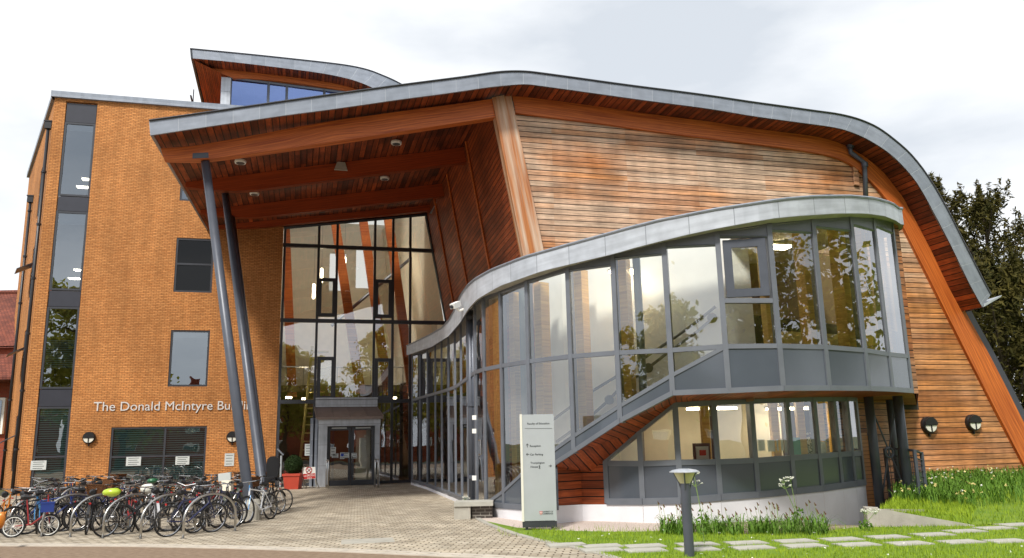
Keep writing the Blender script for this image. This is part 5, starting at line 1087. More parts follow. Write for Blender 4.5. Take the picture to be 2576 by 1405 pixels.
# ------------------------------------------------------------------ grass
def blades(name, P, hmin, hmax, wd, mat, bend=.5, label=None, parent=None, kind=None, seg=1):
    n = len(P); P = np.array(P); a = rng.uniform(0, 2*math.pi, n); h = rng.uniform(hmin, hmax, n); ln = np.stack([np.cos(a), np.sin(a), 0*a], 1); sd_ = np.stack([-np.sin(a), np.cos(a), 0*a], 1)
    bd = (rng.uniform(0, bend, n)*h)[:, None]; w_ = wd*rng.uniform(.6, 1.3, n)[:, None]
    if seg == 1:
        v = np.stack([P-sd_*w_, P+sd_*w_, P+ln*bd+Z*h[:, None]], 1).reshape(-1, 3); f = np.arange(3*n).reshape(-1, 3); nv = 3
        ls_, lt_ = np.arange(0, 3*n, 3), np.full(n, 3); vi = f.ravel()
    else:
        hh = h[:, None]; pts = [P-sd_*w_, P+sd_*w_, P+ln*bd*.35-sd_*w_*.9+Z*hh*.62, P+ln*bd*.35+sd_*w_*.9+Z*hh*.62, P+ln*bd+Z*hh*(1-.25*bd/np.maximum(hh, .01))-sd_*w_*.5, P+ln*bd+Z*hh*(1-.25*bd/np.maximum(hh, .01))+sd_*w_*.5, P+ln*bd*1.6+Z*hh*(1-.6*bd/np.maximum(hh, .01))]
        v = np.stack(pts, 1).reshape(-1, 3); b = (np.arange(n)*7)[:, None]
        q = np.concatenate([b+np.array([0, 1, 3, 2]), b+np.array([2, 3, 5, 4])], 1).reshape(-1, 4); tr3 = b+np.array([4, 5, 6])
        vi = np.concatenate([q.ravel(), tr3.ravel()]); lt_ = np.concatenate([np.full(len(q), 4), np.full(n, 3)]); ls_ = np.concatenate([[0], np.cumsum(lt_)[:-1]])
    loc = wloc(parent) if parent else V(P[:, 0].mean(), P[:, 1].mean(), P[:, 2].min()); v = v-loc
    me = bpy.data.meshes.new(name); me.vertices.add(len(v)); me.vertices.foreach_set('co', v.ravel()); me.loops.add(len(vi)); me.loops.foreach_set('vertex_index', vi.astype(np.int32))
    me.polygons.add(len(lt_)); me.polygons.foreach_set('loop_start', ls_.astype(np.int32)); me.polygons.foreach_set('loop_total', lt_.astype(np.int32)); me.update(); me.validate(); me.materials.append(MT[mat])
    o = bpy.data.objects.new(name, me); COL.objects.link(o)
    if parent: o.parent = parent
    else: o.location = loc
    WL[o.name] = np.array(loc, float)
    return tag(o, label, kind=kind)
def inpoly(x, y, poly):
    c = False; n = len(poly); j = n-1
    for i in range(n):
        if (poly[i][1] > y) != (poly[j][1] > y) and x < (poly[j][0]-poly[i][0])*(y-poly[i][1])/(poly[j][1]-poly[i][1])+poly[i][0]: c = not c
        j = i
    return c
slabs = [onz(x, y)[:2] for x, y, k in sl]
def scatter(n, x0, x1, y0, y1, poly=None, z=.02, avoid=True):
    out = []
    while len(out) < n:
        x = random.uniform(x0, x1); y = y0+(y1-y0)*random.random()**1.25
        if poly and not inpoly(x, y, poly): continue
        if avoid and any(abs(x-s[0]) < .34 and -.33 < y-s[1] < .22 for k, s in enumerate(slabs)): continue
        out.append((x, y, z))
    return out
blades('lawn_grass', scatter(52000, .3, 15.5, 10.3, 21, lawn), .02, .075, .006, 'blade', .7, 'short bright green lawn grass', kind='stuff')
gp = [bankpt(random.uniform(0, 32), random.random()**1.1) for _ in range(20000)]
blades('bank_grass', gp, .04, .14, .008, 'blade', .8, 'rough grass on the flower bank', kind='stuff')
def bandpts(n, trace, dy):                                # ground points scattered round a traced foot line
    out = []
    for _ in range(n):
        x = random.uniform(trace[0][0], trace[-1][0]); p = onz(x, interp(trace, x)+random.uniform(-dy, dy)); p[2] = max(gz(p[0], p[1]), .0); out.append(p)
    return out
for k, (xa, xb, lb, hh) in enumerate(((1662, 1745, 'clump of long arching leaves left of the bollard light at the bay plinth', .55), (1752, 1870, 'dense clump of long leaves right of the bollard light', .55), (1885, 1960, 'lower tuft of grassy leaves in the middle of the plinth border', .5), (1965, 2085, 'right hand clump of long leaves at the end of the plinth border', .55))):
    P = bandpts(620, [(xa, 1340), (xb, 1343)], 8); c = np.mean(P, axis=0); t = thing('leafy_clump', lb, 'plant', c, 'long leaved clumps at the plinth')
    blades('leaves', P[::2], .08, hh*.72, .011, 'blade_tall', 1.1, parent=t, seg=2)
    P2 = random.sample(P, 14); m = MB(); h2 = MB()
    for p in P2: q = p+V(random.uniform(-.08, .08), random.uniform(-.05, .05), random.uniform(.3, .6)); m.tube([p, (p+q)/2+V(.02, 0, 0), q], .004, 3, caps=False); h2.tube([q, q+V(.03, 0, -.06)], [.006, .016], 5)
    m.build('stalk', 'stem', t); h2.build('seed_head', 'wicker', t)
def parsley(x, y, h, lab, n=3):
    p = onz(x, y); t = thing('cow_parsley', lab, 'plant', p); m = MB(); P = []
    for k in range(n):
        a = random.uniform(-1, 1); top = p+V(.22*a, random.uniform(-.1, .1), h*random.uniform(.72, 1)); mid_ = p+V(.05*a, 0, h*.45); m.tube([p, mid_, top], [.009, .007, .004], 4)
        for j in range(7):
            q = top+V(random.uniform(-.1, .1), random.uniform(-.08, .08), random.uniform(.0, .06)); m.tube([top-Z*.05, q], .003, 3, caps=False); P.append(leafcloud(12, q, (.028, .028, .012), .1))
    m.build('stem', 'stem', t); leaves_mesh('flower_heads', np.concatenate(P), .013, 'flowerwhite', t); leaves_mesh('leaves', leafcloud(60, p+Z*h*.3, (.14, .12, h*.2), .1), .035, 'blade_tall', t)
parsley(1772, 1372, 1.25, 'tall cow parsley with white flower heads just right of the bollard light', 2)
parsley(2010, 1342, 1.0, 'cow parsley with white umbels near the right end of the plinth border')
parsley(2180, 1340, .45, 'small wild plant growing in the paved path', 3); parsley(1182, 1300, .45, 'small weed at the forecourt kerb near the stone block', 2)
P = [bankpt(random.uniform(0, 27), random.uniform(.22, 1.0)) for _ in range(5600)]
t = thing('daffodil_leaves', 'mass of long dark green leaves on the flower bank', 'plants', np.mean(P, axis=0)); blades('leaves', P, .15, .42, .012, 'blade_tall', .8, parent=t, seg=2)
t['kind'] = 'stuff'
P = [bankpt(random.uniform(0, 27), random.uniform(.2, 1.0)) for _ in range(150)]
pts = []; 
for p in P: pts.append(leafcloud(5, p+Z*random.uniform(.18, .42), (.03, .03, .02), .1))
o = leaves_mesh('bank_flowers', np.concatenate(pts[:95]), .03, 'floweryellow'); tag(o, 'pale yellow flowers scattered over the bank', 'flowers', kind='stuff')
o = leaves_mesh('bank_flowers', np.concatenate(pts[95:]), .022, 'flowerwhite'); tag(o, 'small white flowers scattered over the bank', 'flowers', kind='stuff')
P = scatter(110, .8, 14, 10.4, 16.5, lawn); o = leaves_mesh('lawn_daisies', np.concatenate([leafcloud(3, V(*p)+Z*.06, (.025, .025, .006), .1) for p in P]), .016, 'flowerwhite'); tag(o, 'tiny white daisies in the lawn', 'flowers', kind='stuff')
P = [onz(random.uniform(1250, 2250), random.uniform(1330, 1352)) for _ in range(500)]; 
blades('border_weeds', [V(p[0], p[1], max(gz(p[0], p[1]), 0)) for p in P], .04, .16, .008, 'blade', .7, 'thin weeds along the gravel and path edge', kind='stuff')
# ------------------------------------------------------------------ information sign
sp = onz(1358, 1336); Ys = sp[1]; SN = V(0, -1, 0); sx = V(1, 0, 0)
sg = thing('direction_sign', 'tall silver direction sign panel with dark base on the lawn', 'sign', sp)
def ons(x, y, o=0): return onpl(x, y, V(0, Ys-o, 0), V(0, 1, 0))
wS = (ons(1400, 1180)-ons(1312, 1180))[0]; hS = ons(1352, 1043)[2]; cx = ons(1356, 1250)[0]; zb = ons(1356, 1312)[2]
def bev(o, w_=.01, s=2): b = o.modifiers.new('bevel', 'BEVEL'); b.width = w_; b.segments = s; return o
m = MB(); m.box((cx, Ys+.06, (hS+zb)/2), (wS-.10, .12, hS-zb)); bev(m.build('panel', 'signwhite', sg))
m = MB(); m.box((cx-wS/2+.025, Ys+.06, (hS+zb)/2+.005), (.05, .15, hS-zb+.01)); m.build('edge_profile', 'lamp_glass', sg)
m = MB(); m.box((cx+wS/2-.03, Ys+.06, (hS+zb)/2), (.04, .15, hS-zb)); m.build('edge_profile', 'signwhite', sg)
m = MB(); m.box((cx, Ys+.07, zb/2+.04), (wS-.02, .14, zb-.06)); m.box((cx-wS/2+.1, Ys+.07, .04), (.06, .1, .12)); m.box((cx+wS/2-.1, Ys+.07, .04), (.06, .1, .12)); m.build('base', 'darkgrey', sg)
def stext(s, x0, x1, y, h=None): m = MB(); p = ons(x0, y, .003); text_mb(s, p, sx, Z, width=(ons(x1, y)-ons(x0, y))[0], out=m); return m
m = MB()
for s, x0, x1, y in (('Faculty of Education', 1326, 1382, 1069), ('Reception', 1332.5, 1360, 1125), ('Car Parking', 1333.5, 1366, 1146.5), ('Trumpington', 1334.5, 1370, 1167.5), ('House', 1334.5, 1353, 1177.5)):
    text_mb(s, ons(x0, y, .003), sx, Z, bold=.022, width=(ons(x1, y)-ons(x0, y))[0], out=m)
def line(m, pts, r=.0055): m.tube([ons(x, y, .004) for x, y in pts], r, 4)
line(m, [(1326.5, 1126), (1326.5, 1117.5)]); line(m, [(1323.8, 1120.5), (1326.5, 1117), (1329.2, 1120.5)]); line(m, [(1324, 1143.5), (1331, 1143.5)]); line(m, [(1327, 1140.8), (1323.8, 1143.5), (1327, 1146.2)])
line(m, [(1380.5, 1172.5), (1387, 1172.5)]); line(m, [(1384.5, 1169.8), (1387.5, 1172.5), (1384.5, 1175.2)]); line(m, [(1357, 1170.6), (1357, 1171.6)], .012); line(m, [(1357, 1173), (1357, 1176.5), (1355.5, 1180)]); line(m, [(1357, 1176.5), (1359, 1180)]); line(m, [(1354.8, 1174.5), (1357, 1173.5), (1359.2, 1175.5)])
line(m, [(1320, 1078.5), (1392, 1078.5)], .003); m.build('lettering', 'text_dark', sg)
m = MB(); 
for s, y in (('UNIVERSITY OF', 1289.8), ('CAMBRIDGE', 1294.8)): text_mb(s, ons(1365.5, y, .003), sx, Z, bold=.022, width=(ons(1391, y)-ons(1365.5, y))[0], height=.03, out=m)
m.build('university_lettering', 'text_dark', sg)
m = MB(); c = ons(1361, 1291, .003); u = .030; sh = [(-1, 1.1), (1, 1.1), (1, -.2), (.6, -.9), (0, -1.3), (-.6, -.9), (-1, -.2)]; m.prism([c+sx*a*u+Z*b*u for a, b in sh], SN*.004); m.build('crest', 'red', sg)
m = MB(); m.box(c+SN*.006, (u*.35, .004, u*2.2)); m.box(c+SN*.006+Z*u*.1, (u*1.9, .004, u*.35)); m.build('crest_cross', 'white', sg)
# ------------------------------------------------------------------ bollard light
bp_ = onz(1735, 1403); Yb = bp_[1]; kpx = 2022/Yb*1.0
bl_ = thing('bollard_light', 'grey bollard lamp with flat white cap on the lawn', 'bollard light', bp_)
def hb(y): return onpl(1730, y, V(0, Yb, 0), V(0, 1, 0))[2]
r_ = 11.6/2022*Yb*1.02; ztop = hb(1181); zpo = hb(1216); b2 = (bp_[0], bp_[1], 0)
m = MB(); m.lathe(b2, [(r_, 0), (r_, zpo-.02), (r_*.96, zpo)], 24); m.build('post', 'post', bl_, smooth=False)
m = MB(); m.lathe(b2, [(r_*1.05, zpo), (r_*1.1, zpo+.01), (r_*1.35, zpo+.035), (r_*2.1, ztop-.06), (r_*2.1, ztop-.045)], 24); m.build('lamp_bowl', 'amber', bl_)
m = MB(); m.lathe(b2, [(r_*3.05, ztop-.045), (r_*3.05, ztop-.033), (r_*2.4, ztop-.008), (r_*1.2, ztop+.008), (0.01, ztop+.01)], 32); m.build('cap', 'zinc_light', bl_, smooth=False)
m = MB()
for a in (0.3, 2.4, 4.5): d_ = V(math.cos(a), math.sin(a), 0); m.tube([V(*b2)+d_*r_*.95+Z*(zpo-.10), V(*b2)+d_*r_*1.5+Z*(zpo+.02), V(*b2)+d_*r_*2.7+Z*(ztop-.045)], .012, 6)
m.build('arm', 'post', bl_)
# ------------------------------------------------------------------ planter, no smoking sign
pp_ = onz(737, 1231); t = thing('planter', 'clipped round box shrub in a square red pot beside the porch', 'planter', pp_)
m = MB(); b, tp_ = .30, .365; h = .60
m.hexa([pp_+V(-b, -b, 0), pp_+V(b, -b, 0), pp_+V(b, b, 0), pp_+V(-b, b, 0), pp_+V(-tp_, -tp_, h), pp_+V(tp_, -tp_, h), pp_+V(tp_, tp_, h), pp_+V(-tp_, tp_, h)]); m.box(pp_+Z*(h+.03), (.80, .80, .10)); bev(m.build('pot', 'terracotta', t), .02)
s_ = rng.normal(size=(5200, 3)); s_ /= np.linalg.norm(s_, axis=1)[:, None]; s_ *= rng.uniform(.84, 1.03, (5200, 1)); s_ = s_*np.array([.40, .40, .42])+pp_+Z*1.05
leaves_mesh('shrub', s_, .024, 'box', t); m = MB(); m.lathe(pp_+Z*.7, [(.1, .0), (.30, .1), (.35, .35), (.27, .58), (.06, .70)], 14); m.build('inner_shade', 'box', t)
ns = onz(778, 1230); t = thing('no_smoking_sign', 'white and red no smoking A board beside the red pot', 'sign', ns)
Yn = ns[1]
def onn(x, y, o=0): return onpl(x, y, V(0, Yn-.0-o, 0), V(0, 1, 0))
m = MB(); m.prism([onn(762, 1207), onn(794.5, 1204.5), onn(793, 1175), onn(760, 1177)], V(0, .03, 0)); m.build('board', 'white', t)
m = MB(); m.prism([onn(762.5, 1206.5, .003), onn(794, 1204, .003), onn(793.2, 1191, .003), onn(761.3, 1193, .003)], V(0, .004, 0)); m.build('red_band', 'red', t)
m = MB(); m.ring(onn(777, 1183.5, .01), .13, .018, (V(1, 0, 0), Z)); m.tube([onn(772.5, 1179, .012), onn(781.5, 1188, .012)], .014, 4); m.build('prohibition_ring', 'red', t)
m = MB(); m.tube([onn(772.5, 1188, .006), onn(781.5, 1180, .006)], .016, 4); m.build('cigarette', 'black', t)
m = MB()
for s, x0, x1, y, h in (('THIS IS A', 771, 786, 1196.5, .055), ('NO SMOKING', 764, 792, 1200.8, .075), ('Site', 773, 784, 1205, .06)): text_mb(s, onn(x0, y, .006), V(1, 0, .07), Z, width=(onn(x1, y)-onn(x0, y))[0], height=h, out=m)
m.build('lettering', 'white', t)
m = MB()
for x0, x1 in ((763, 765), (793, 797)): m.tube([onn(x0, 1206), onn(x1, 1231)], .02, 4); m.tube([onn(x0, 1206)+V(0, .05, 0), onn(x1, 1231)+V(0, .5, 0)], .02, 4)
m.build('leg', 'concrete', t)
p = onz(705, 1226); t = thing('push_plate_post', 'thin pale post with slanted reader left of the red pot', 'post', p); m = MB(); m.tube([p, p+Z*1.45], .045, 6); m.build('post', 'signwhite', t); m = MB(); m.box(p+V(-.05, 0, 1.62), (.42, .06, .07), (V(.7, 0, -.7), V(0, 1, 0), V(.7, 0, .7))); m.build('reader', 'grey', t)
# ------------------------------------------------------------------ bicycles
def make_bike(kind):
    """local x = forwards, wheels on the ground at z=0"""
    rw_, fw_ = -.50, .53; R = .325
    root = thing('bicycle', 'x', 'bicycle', (0, 0, 0), 'bicycles parked in the racks')
    fr = MB(); BBk = V(-.07, 0, .28); seat = V(-.24, 0, .80); head = V(.36, 0, .84); headl = V(.40, 0, .66); rx = V(rw_, 0, R); fx = V(fw_, 0, R)
    step = kind in ('town', 'basket')
    if step: fr.tube([headl, V(.18, 0, .42), BBk], .019, 6); fr.tube([head, V(.12, 0, .56), V(-.15, 0, .52)], .015, 6)
    else: fr.tube([headl, BBk], .019, 6); fr.tube([head-Z*.03, seat-Z*.08], .016, 6)
    fr.tube([head, headl], .022, 6); fr.tube([seat-Z*.05, BBk], .016, 6)
    for s in (-1, 1):
        y = V(0, .05*s, 0); fr.tube([BBk+y*.6, rx+y], .010, 5); fr.tube([seat-Z*.08+y*.4, rx+y], .009, 5)
    fr.build('frame', 'bk_black', root)
    fk = MB(); 
    for s in (-1, 1): fk.tube([headl+V(0, .045*s, -.01), V(fw_-.04, .05*s, .45), fx+V(0, .05*s, 0)], .011, 5)
    fk.tube([headl, head+Z*.1], .014, 5); fk.build('fork', 'bk_black', root)
    for cxw, nm in ((rx, 'rear_wheel'), (fx, 'front_wheel')):
        wl_ = MB(); wl_.ring(cxw, R-.030, .011, (V(1, 0, 0), Z), 28, 4); wl_.lathe(cxw-V(0, .04, 0), [(.028, 0), (.028, .08)], 8, (V(1, 0, 0), Z, V(0, 1, 0)))
        for k in range(14): a = 2*math.pi*k/14+.1; wl_.tube([cxw+V(math.cos(a)*.03, .02*(-1)**k, math.sin(a)*.03), cxw+V(math.cos(a+.25)*(R-.03), 0, math.sin(a+.25)*(R-.03))], .0022, 3, caps=False)
        wo = wl_.build(nm, 'chrome', root); ty = MB(); ty.ring(cxw, R-.014, .0185 if kind != 'mtb' else .025, (V(1, 0, 0), Z), 28, 6); ty.build('tyre', 'rubber', wo)
    hb_ = MB(); hc = head+V(.0, 0, .13); rise = .06 if kind in ('town', 'basket') else .0
    if kind == 'drop': hb_.tube([hc+V(.06, -.20, 0), hc+V(.06, .20, 0)], .012, 5); [hb_.tube([hc+V(.06, s*.2, 0), hc+V(.15, s*.21, -.01), hc+V(.16, s*.21, -.10), hc+V(.06, s*.21, -.13)], .012, 5) for s in (-1, 1)]
    elif rise: hb_.tube([hc+V(-.14, -.29, .08), hc+V(.0, -.22, .09), hc+V(.03, 0, .03), hc+V(0, .22, .09), hc+V(-.14, .29, .08)], .011, 5)
    else: hb_.tube([hc+V(-.03, -.30, .03), hc+V(.03, -.1, .02), hc+V(.03, .1, .02), hc+V(-.03, .30, .03)], .012, 5)
    hb_.tube([hc-Z*.08, hc+V(.03, 0, .03)], .013, 5); hbo = hb_.build('handlebar', 'chrome', root)
    gp_ = MB()
    for s in (-1, 1):
        if kind == 'drop': gp_.tube([hc+V(.15, s*.21, -.01), hc+V(.16, s*.21, -.10)], .018, 5)
        elif rise: gp_.tube([hc+V(-.05, s*.24, .088), hc+V(-.15, s*.295, .08)], .017, 5)
        else: gp_.tube([hc+V(0, s*.2, .025), hc+V(-.03, s*.31, .03)], .017, 5)
    gp_.build('grip', 'rubber', hbo)
    sd2 = MB(); s0 = seat+Z*.10; sd2.tube([s0+V(-.13, 0, 0), s0+V(-.09, 0, .01), s0+V(.0, 0, .01), s0+V(.15, 0, .0)], [.05, .078, .045, .016], 8); sdo = sd2.build('saddle', 'black', root)
    spm = MB(); spm.tube([seat-Z*.06, s0], .012, 5); spm.build('seat_post', 'chrome', sdo)
    ck = MB(); ck.ring(BBk+V(0, .06, 0), .085, .006, (V(1, 0, 0), Z), 16, 4); ck.tube([BBk+V(0, .07, 0), BBk+V(.12, .08, -.12)], .010, 4); ck.tube([BBk-V(0, .07, 0), BBk+V(-.12, -.08, .12)], .010, 4); ck.box(BBk+V(.12, .12, -.12), (.09, .09, .02)); ck.box(BBk+V(-.12, -.12, .12), (.09, .09, .02))
    ck.tube([BBk+V(0, .06, .085), rx+V(0, .05, .035)], .005, 3); ck.tube([BBk+V(0, .06, -.085), rx+V(0, .05, -.035)], .005, 3); ck.build('crankset', 'chrome', root)
    if kind in ('town', 'basket', 'rack'):
        for cxw, a0, a1, nm in ((rx, .25, 2.75, 'mudguard'), (fx, .9, 3.1, 'mudguard')):
            mg = MB(); pts = [cxw+V(math.cos(a)*(R+.025), 0, math.sin(a)*(R+.025)) for a in np.linspace(a0, a1, 12)]
            A_ = [p+V(0, -.028, 0) for p in pts]; B_ = [p+V(0, .028, 0) for p in pts]; mg.strip(A_, B_); mg.strip([p+Z*.004 for p in A_], [p+Z*.004 for p in B_]); mg.build(nm, 'bk_silver' if kind == 'rack' else 'bk_black', root)
        rk = MB(); zr_ = .74
        for s in (-.06, 0, .06): rk.tube([V(-.28, s, zr_), V(-.66, s, zr_-.01)], .006, 4)
        for s in (-1, 1): rk.tube([V(-.60, .06*s, zr_-.01), rx+V(0, .07*s, 0)], .006, 4)
        rk.build('carrier', 'bk_black', root)
    if kind == 'basket':
        bk_ = MB(); c0 = V(.52, 0, .80); a, b, h = .13, .18, .24
        P0 = [c0+V(-a, -b, 0), c0+V(a, -b, 0), c0+V(a, b, 0), c0+V(-a, b, 0)]; P1 = [c0+V(-a-.03, -b-.04, h), c0+V(a+.03, -b-.04, h), c0+V(a+.03, b+.04, h), c0+V(-a-.03, b+.04, h)]
        for k in range(4): bk_.quad(P0[k], P0[(k+1) % 4], P1[(k+1) % 4], P1[k], [(0, 0), (.4, 0), (.4, .25), (0, .25)]); bk_.quad(P0[k]*.98+c0*.02, P0[(k+1) % 4]*.98+c0*.02, P1[(k+1) % 4]*.98+c0*.02, P1[k]*.98+c0*.02, [(0, 0), (.4, 0), (.4, .25), (0, .25)])
        bk_.face(P0); bko = bk_.build('basket', 'wicker', root); rm = MB(); rm.tube(P1, .014, 5, closed=True); rm.build('basket_rim', 'wicker', bko)
    if kind in ('mtb', 'city'):
        lg = MB(); lg.box(V(-.33, 0, .78), (.03, .035, .03)); lg.build('rear_light', 'red', root)
    else:
        lg = MB(); lg.box(V(-.60, 0, .68), (.02, .05, .035)); lg.build('reflector', 'red', root)
    return root
PRO = {k: make_bike(k) for k in ('city', 'town', 'basket', 'mtb', 'drop', 'rack')}
KD = dict(city='flat handlebar', town='step through', basket='wicker basket', mtb='thick tyred mountain', drop='drop handlebar', rack='silver mudguarded')
used = {k: False for k in PRO}
def place_bike(kind, x, y, head, lean, colr, label, fork=None, scale=1.0):
    src = PRO[kind]
    c = src if not used[kind] else copy_tree(BASE[kind])
    if not used[kind]: used[kind] = True
    BIKES.append((c, kind, x, y, head, lean, colr, label, fork, scale))
BIKES = []; BASE = {}
for k in PRO:                                             # the first of each kind is the object itself, the rest are copies of it
    BASE[k] = PRO[k]
def finish_bikes():
    for c, kind, x, y, head, lean, colr, label, fork, scale in BIKES:
        c.location = (x, y, gz(x, y)+.0); c.rotation_euler = (lean, 0, head); c.scale = (scale,)*3; c['label'] = label
        for ch in c.children:
            if ch.name.startswith(('frame', 'fork')):
                ch.material_slots[0].link = 'OBJECT'; ch.material_slots[0].material = MT['bk_'+(fork if fork and ch.name.startswith('fork') else colr)]
def G(x, y): p = onz(x, y); return p[0], p[1]
# racks: curved steel hoops
def rack(x, y, back, lab, h=.86):
    a = V(*G(x, y), 0); b = a+V(back[0], back[1], 0); pts = [a, a+Z*h*.42]
    for k in range(1, 8): t = k/8*math.pi/2; pts.append(a+(b-a)*(.5*(1-math.cos(t)))+Z*(h*.42+h*.58*math.sin(t)))
    pts.append((a+b)/2+Z*h)
    for k in range(7, 0, -1): t = k/8*math.pi/2; pts.append(a+(b-a)*(1-.5*(1-math.cos(t)))+Z*(h*.42+h*.58*math.sin(t)))
    pts += [b+Z*h*.42, b]; t_ = thing('bike_rack', lab, 'bike rack', a, 'curved steel bicycle hoops')
    MB().tube(pts, .026, 10).build('hoop', 'steel', t_, smooth=True); MB().lathe(a, [(.07, 0), (.07, .012)], 12).lathe(b, [(.07, 0), (.07, .012)], 12).build('foot_plate', 'steel', t_)
f_x = [(20, 1350), (104, 1351), (176, 1352), (258, 1355), (353, 1356), (460, 1356)]
nth = ['leftmost', 'second', 'third', 'fourth', 'fifth', 'rightmost']
for i, (x, y) in enumerate(f_x): rack(x, y, (.62, 1.35), '%s steel hoop of the front bicycle rack row' % nth[i])
r2 = [(583-i*74, 1307) for i in range(8)]; r3 = [(560-i*62, 1281) for i in range(9)]
ords = ['rightmost', 'second from the right', 'third from the right', 'fourth from the right', 'fifth from the right', 'sixth from the right', 'seventh from the right', 'eighth from the right', 'ninth from the right']
for i, (x, y) in enumerate(r2): rack(x, y, (.62, 1.35), '%s steel hoop of the middle rack row' % ords[i])
for i, (x, y) in enumerate(r3): rack(x, y, (.62, 1.35), '%s steel hoop of the rear rack row by the wall' % ords[i])
R_ = math.radians
cols = ['black', 'black', 'navy', 'black', 'black', 'navy', 'black', 'blue', 'black', 'red', 'silver', 'black', 'black', 'orange', 'navy', 'green']
cname = dict(black='black', navy='navy blue', silver='silver', red='dark red', green='dark green', blue='bright blue', purple='purple', orange='orange', white='white and blue', lblue='light blue', yellow='yellow green')
# front row, described one by one: (kind, px x, px y of the wheel nearest the camera, heading of the far end, lean, colour, label)
front = [('city', -12, 1352, 112, .08, 'orange', 'orange framed bicycle cut by the left edge of the photo'), ('mtb', 30, 1350, 60, -.05, 'black', 'black mountain bicycle behind the leftmost front wheel'),
    ('rack', 62, 1345, 38, .06, 'blue', 'blue and silver bicycle with a full round front wheel at the far left'),
    ('drop', 92, 1344, 118, .06, 'lblue', 'light blue drop handlebar bicycle near the folding bicycle'), ('city', 160, 1338, 52, -.07, 'navy', 'navy bicycle with blue bag behind the third front hoop'),
    ('basket', 216, 1346, 112, .06, 'black', 'black bicycle with large wicker basket left of the yellow green saddle'), ('city', 262, 1352, 62, .07, 'black', 'black bicycle seen nearly end on beside the fourth front hoop'),
    ('mtb', 300, 1345, 25, -.05, 'black', 'black bicycle showing a full wheel between fourth and fifth front hoop'), ('town', 330, 1340, 125, .05, 'red', 'dark red step through bicycle left of the fifth front hoop'),
    ('rack', 395, 1342, 120, -.06, 'silver', 'silver bicycle just right of the fifth front hoop'), ('drop', 420, 1352, 50, .10, 'navy', 'white and purple racing bicycle leaning out over the pavers'),
    ('town', 486, 1342, 58, -.04, 'black', 'black roadster with chrome bars right of the rightmost front hoop'), ('rack', 514, 1335, 105, .05, 'black', 'black bicycle with orange reflector in its front wheel'),
    ('city', 548, 1328, 70, .06, 'navy', 'dark bicycle with red rear light at the right end of the front row')]
front += [('city', 135, 1340, 75, .05, 'black', 'black bicycle nearly end on between the second and third front hoops'), ('town', 196, 1338, 40, -.06, 'black', 'black step through bicycle behind the third front hoop'),
    ('mtb', 240, 1336, 80, .07, 'navy', 'navy mountain bicycle left of the fourth front hoop'), ('drop', 282, 1338, 100, -.05, 'black', 'black racing bicycle right behind the fourth front hoop'),
    ('city', 362, 1340, 72, .06, 'black', 'black bicycle standing right at the fifth front hoop'), ('town', 446, 1338, 85, -.08, 'navy', 'navy step through bicycle left of the rightmost front hoop'),
    ('mtb', 470, 1336, 35, .05, 'black', 'black mountain bicycle right behind the rightmost front hoop'), ('city', 2, 1342, 65, .05, 'black', 'black bicycle at the far left behind the orange one'), ('rack', 44, 1338, 95, -.06, 'navy', 'navy bicycle with silver mudguards near the second front hoop')]
for k, x, y, hd, ln, co, lb in front:
    gx_, gy_ = G(x, y); a = R_(hd); cx_, cy_ = gx_+math.cos(a)*.5, gy_+math.sin(a)*.5; place_bike(k, cx_, cy_, a+(math.pi if random.random() < .45 else 0), ln, co, lb)
kinds = ['city', 'town', 'mtb', 'rack', 'drop', 'city', 'basket', 'rack', 'town', 'mtb']
n = 0
for row, (rk_, nmr) in enumerate(((r2, 'middle'), (r3, 'rear'))):
    for i, (x, y) in enumerate(rk_):
        for s in (-1, 1):
            gx_, gy_ = G(x, y); a = R_(62+random.uniform(-24, 24)); k = kinds[(n*7+row*3) % 10]; co = cols[(n*5+row) % 16]
            if i == 0 and s == 1: k, co = 'basket', 'black'
            cx_, cy_ = gx_+.3+s*.26+random.uniform(-.05, .05), gy_+.75+random.uniform(-.2, .2)
            if row == 1 and co == 'orange': co = 'navy'
            place_bike(k, cx_, cy_, a+(math.pi if random.random() < .5 else 0), s*random.uniform(.02, .10), co, '%s %s bicycle, %s side of the %s hoop, %s row' % (cname[co], KD[k], 'left' if s < 0 else 'right', ords[i].replace(' from the', ' from'), nmr)); n += 1
# the three at the leaning columns
pf, pr_ = onz(621, 1317), onz(698, 1304); place_bike('mtb', (pf[0]+pr_[0])/2-.03, (pf[1]+pr_[1])/2-.15, math.atan2(pf[1]-pr_[1], pf[0]-pr_[0]), .10, 'white', 'white and blue mountain bicycle leaning on the stone base of the front column', 'lblue', 1.0)
gx_, gy_ = G(690, 1290); place_bike('city', gx_-.25, gy_+.35, R_(155), .08, 'black', 'black bicycle with child seat behind the white and blue mountain bicycle', None, 1.0)
gx_, gy_ = G(612, 1288); place_bike('town', gx_, gy_+.5, R_(70), -.06, 'black', 'black step through bicycle left of the front leaning column', None, 1.0)
finish_bikes()
# child seat on the black bicycle
cs_ = BIKES[-2][0]; gx_, gy_ = BIKES[-2][2:4]
q = onY(686, 1180, gy_+.05); t = thing('child_seat', 'tall black child seat fixed above the rear wheel of the bicycle at the columns', 'child seat', V(q[0], q[1], 1.0))
m = MB(); sh = [(-.16, -.25), (.14, -.25), (.19, .1), (.16, .30), (.06, .36), (-.08, .36), (-.17, .28), (-.20, .05)]; m.prism([q+V(a, 0, b) for a, b in sh], V(0, .12, 0)); bev(m.build('shell', 'black', t), .03); m = MB(); m.box(q+V(0, -.12, -.28), (.30, .34, .10)); m.tube([q+V(0, .05, -.3), q+V(.02, .05, -.62)], .03, 5); m.build('seat', 'black', t)
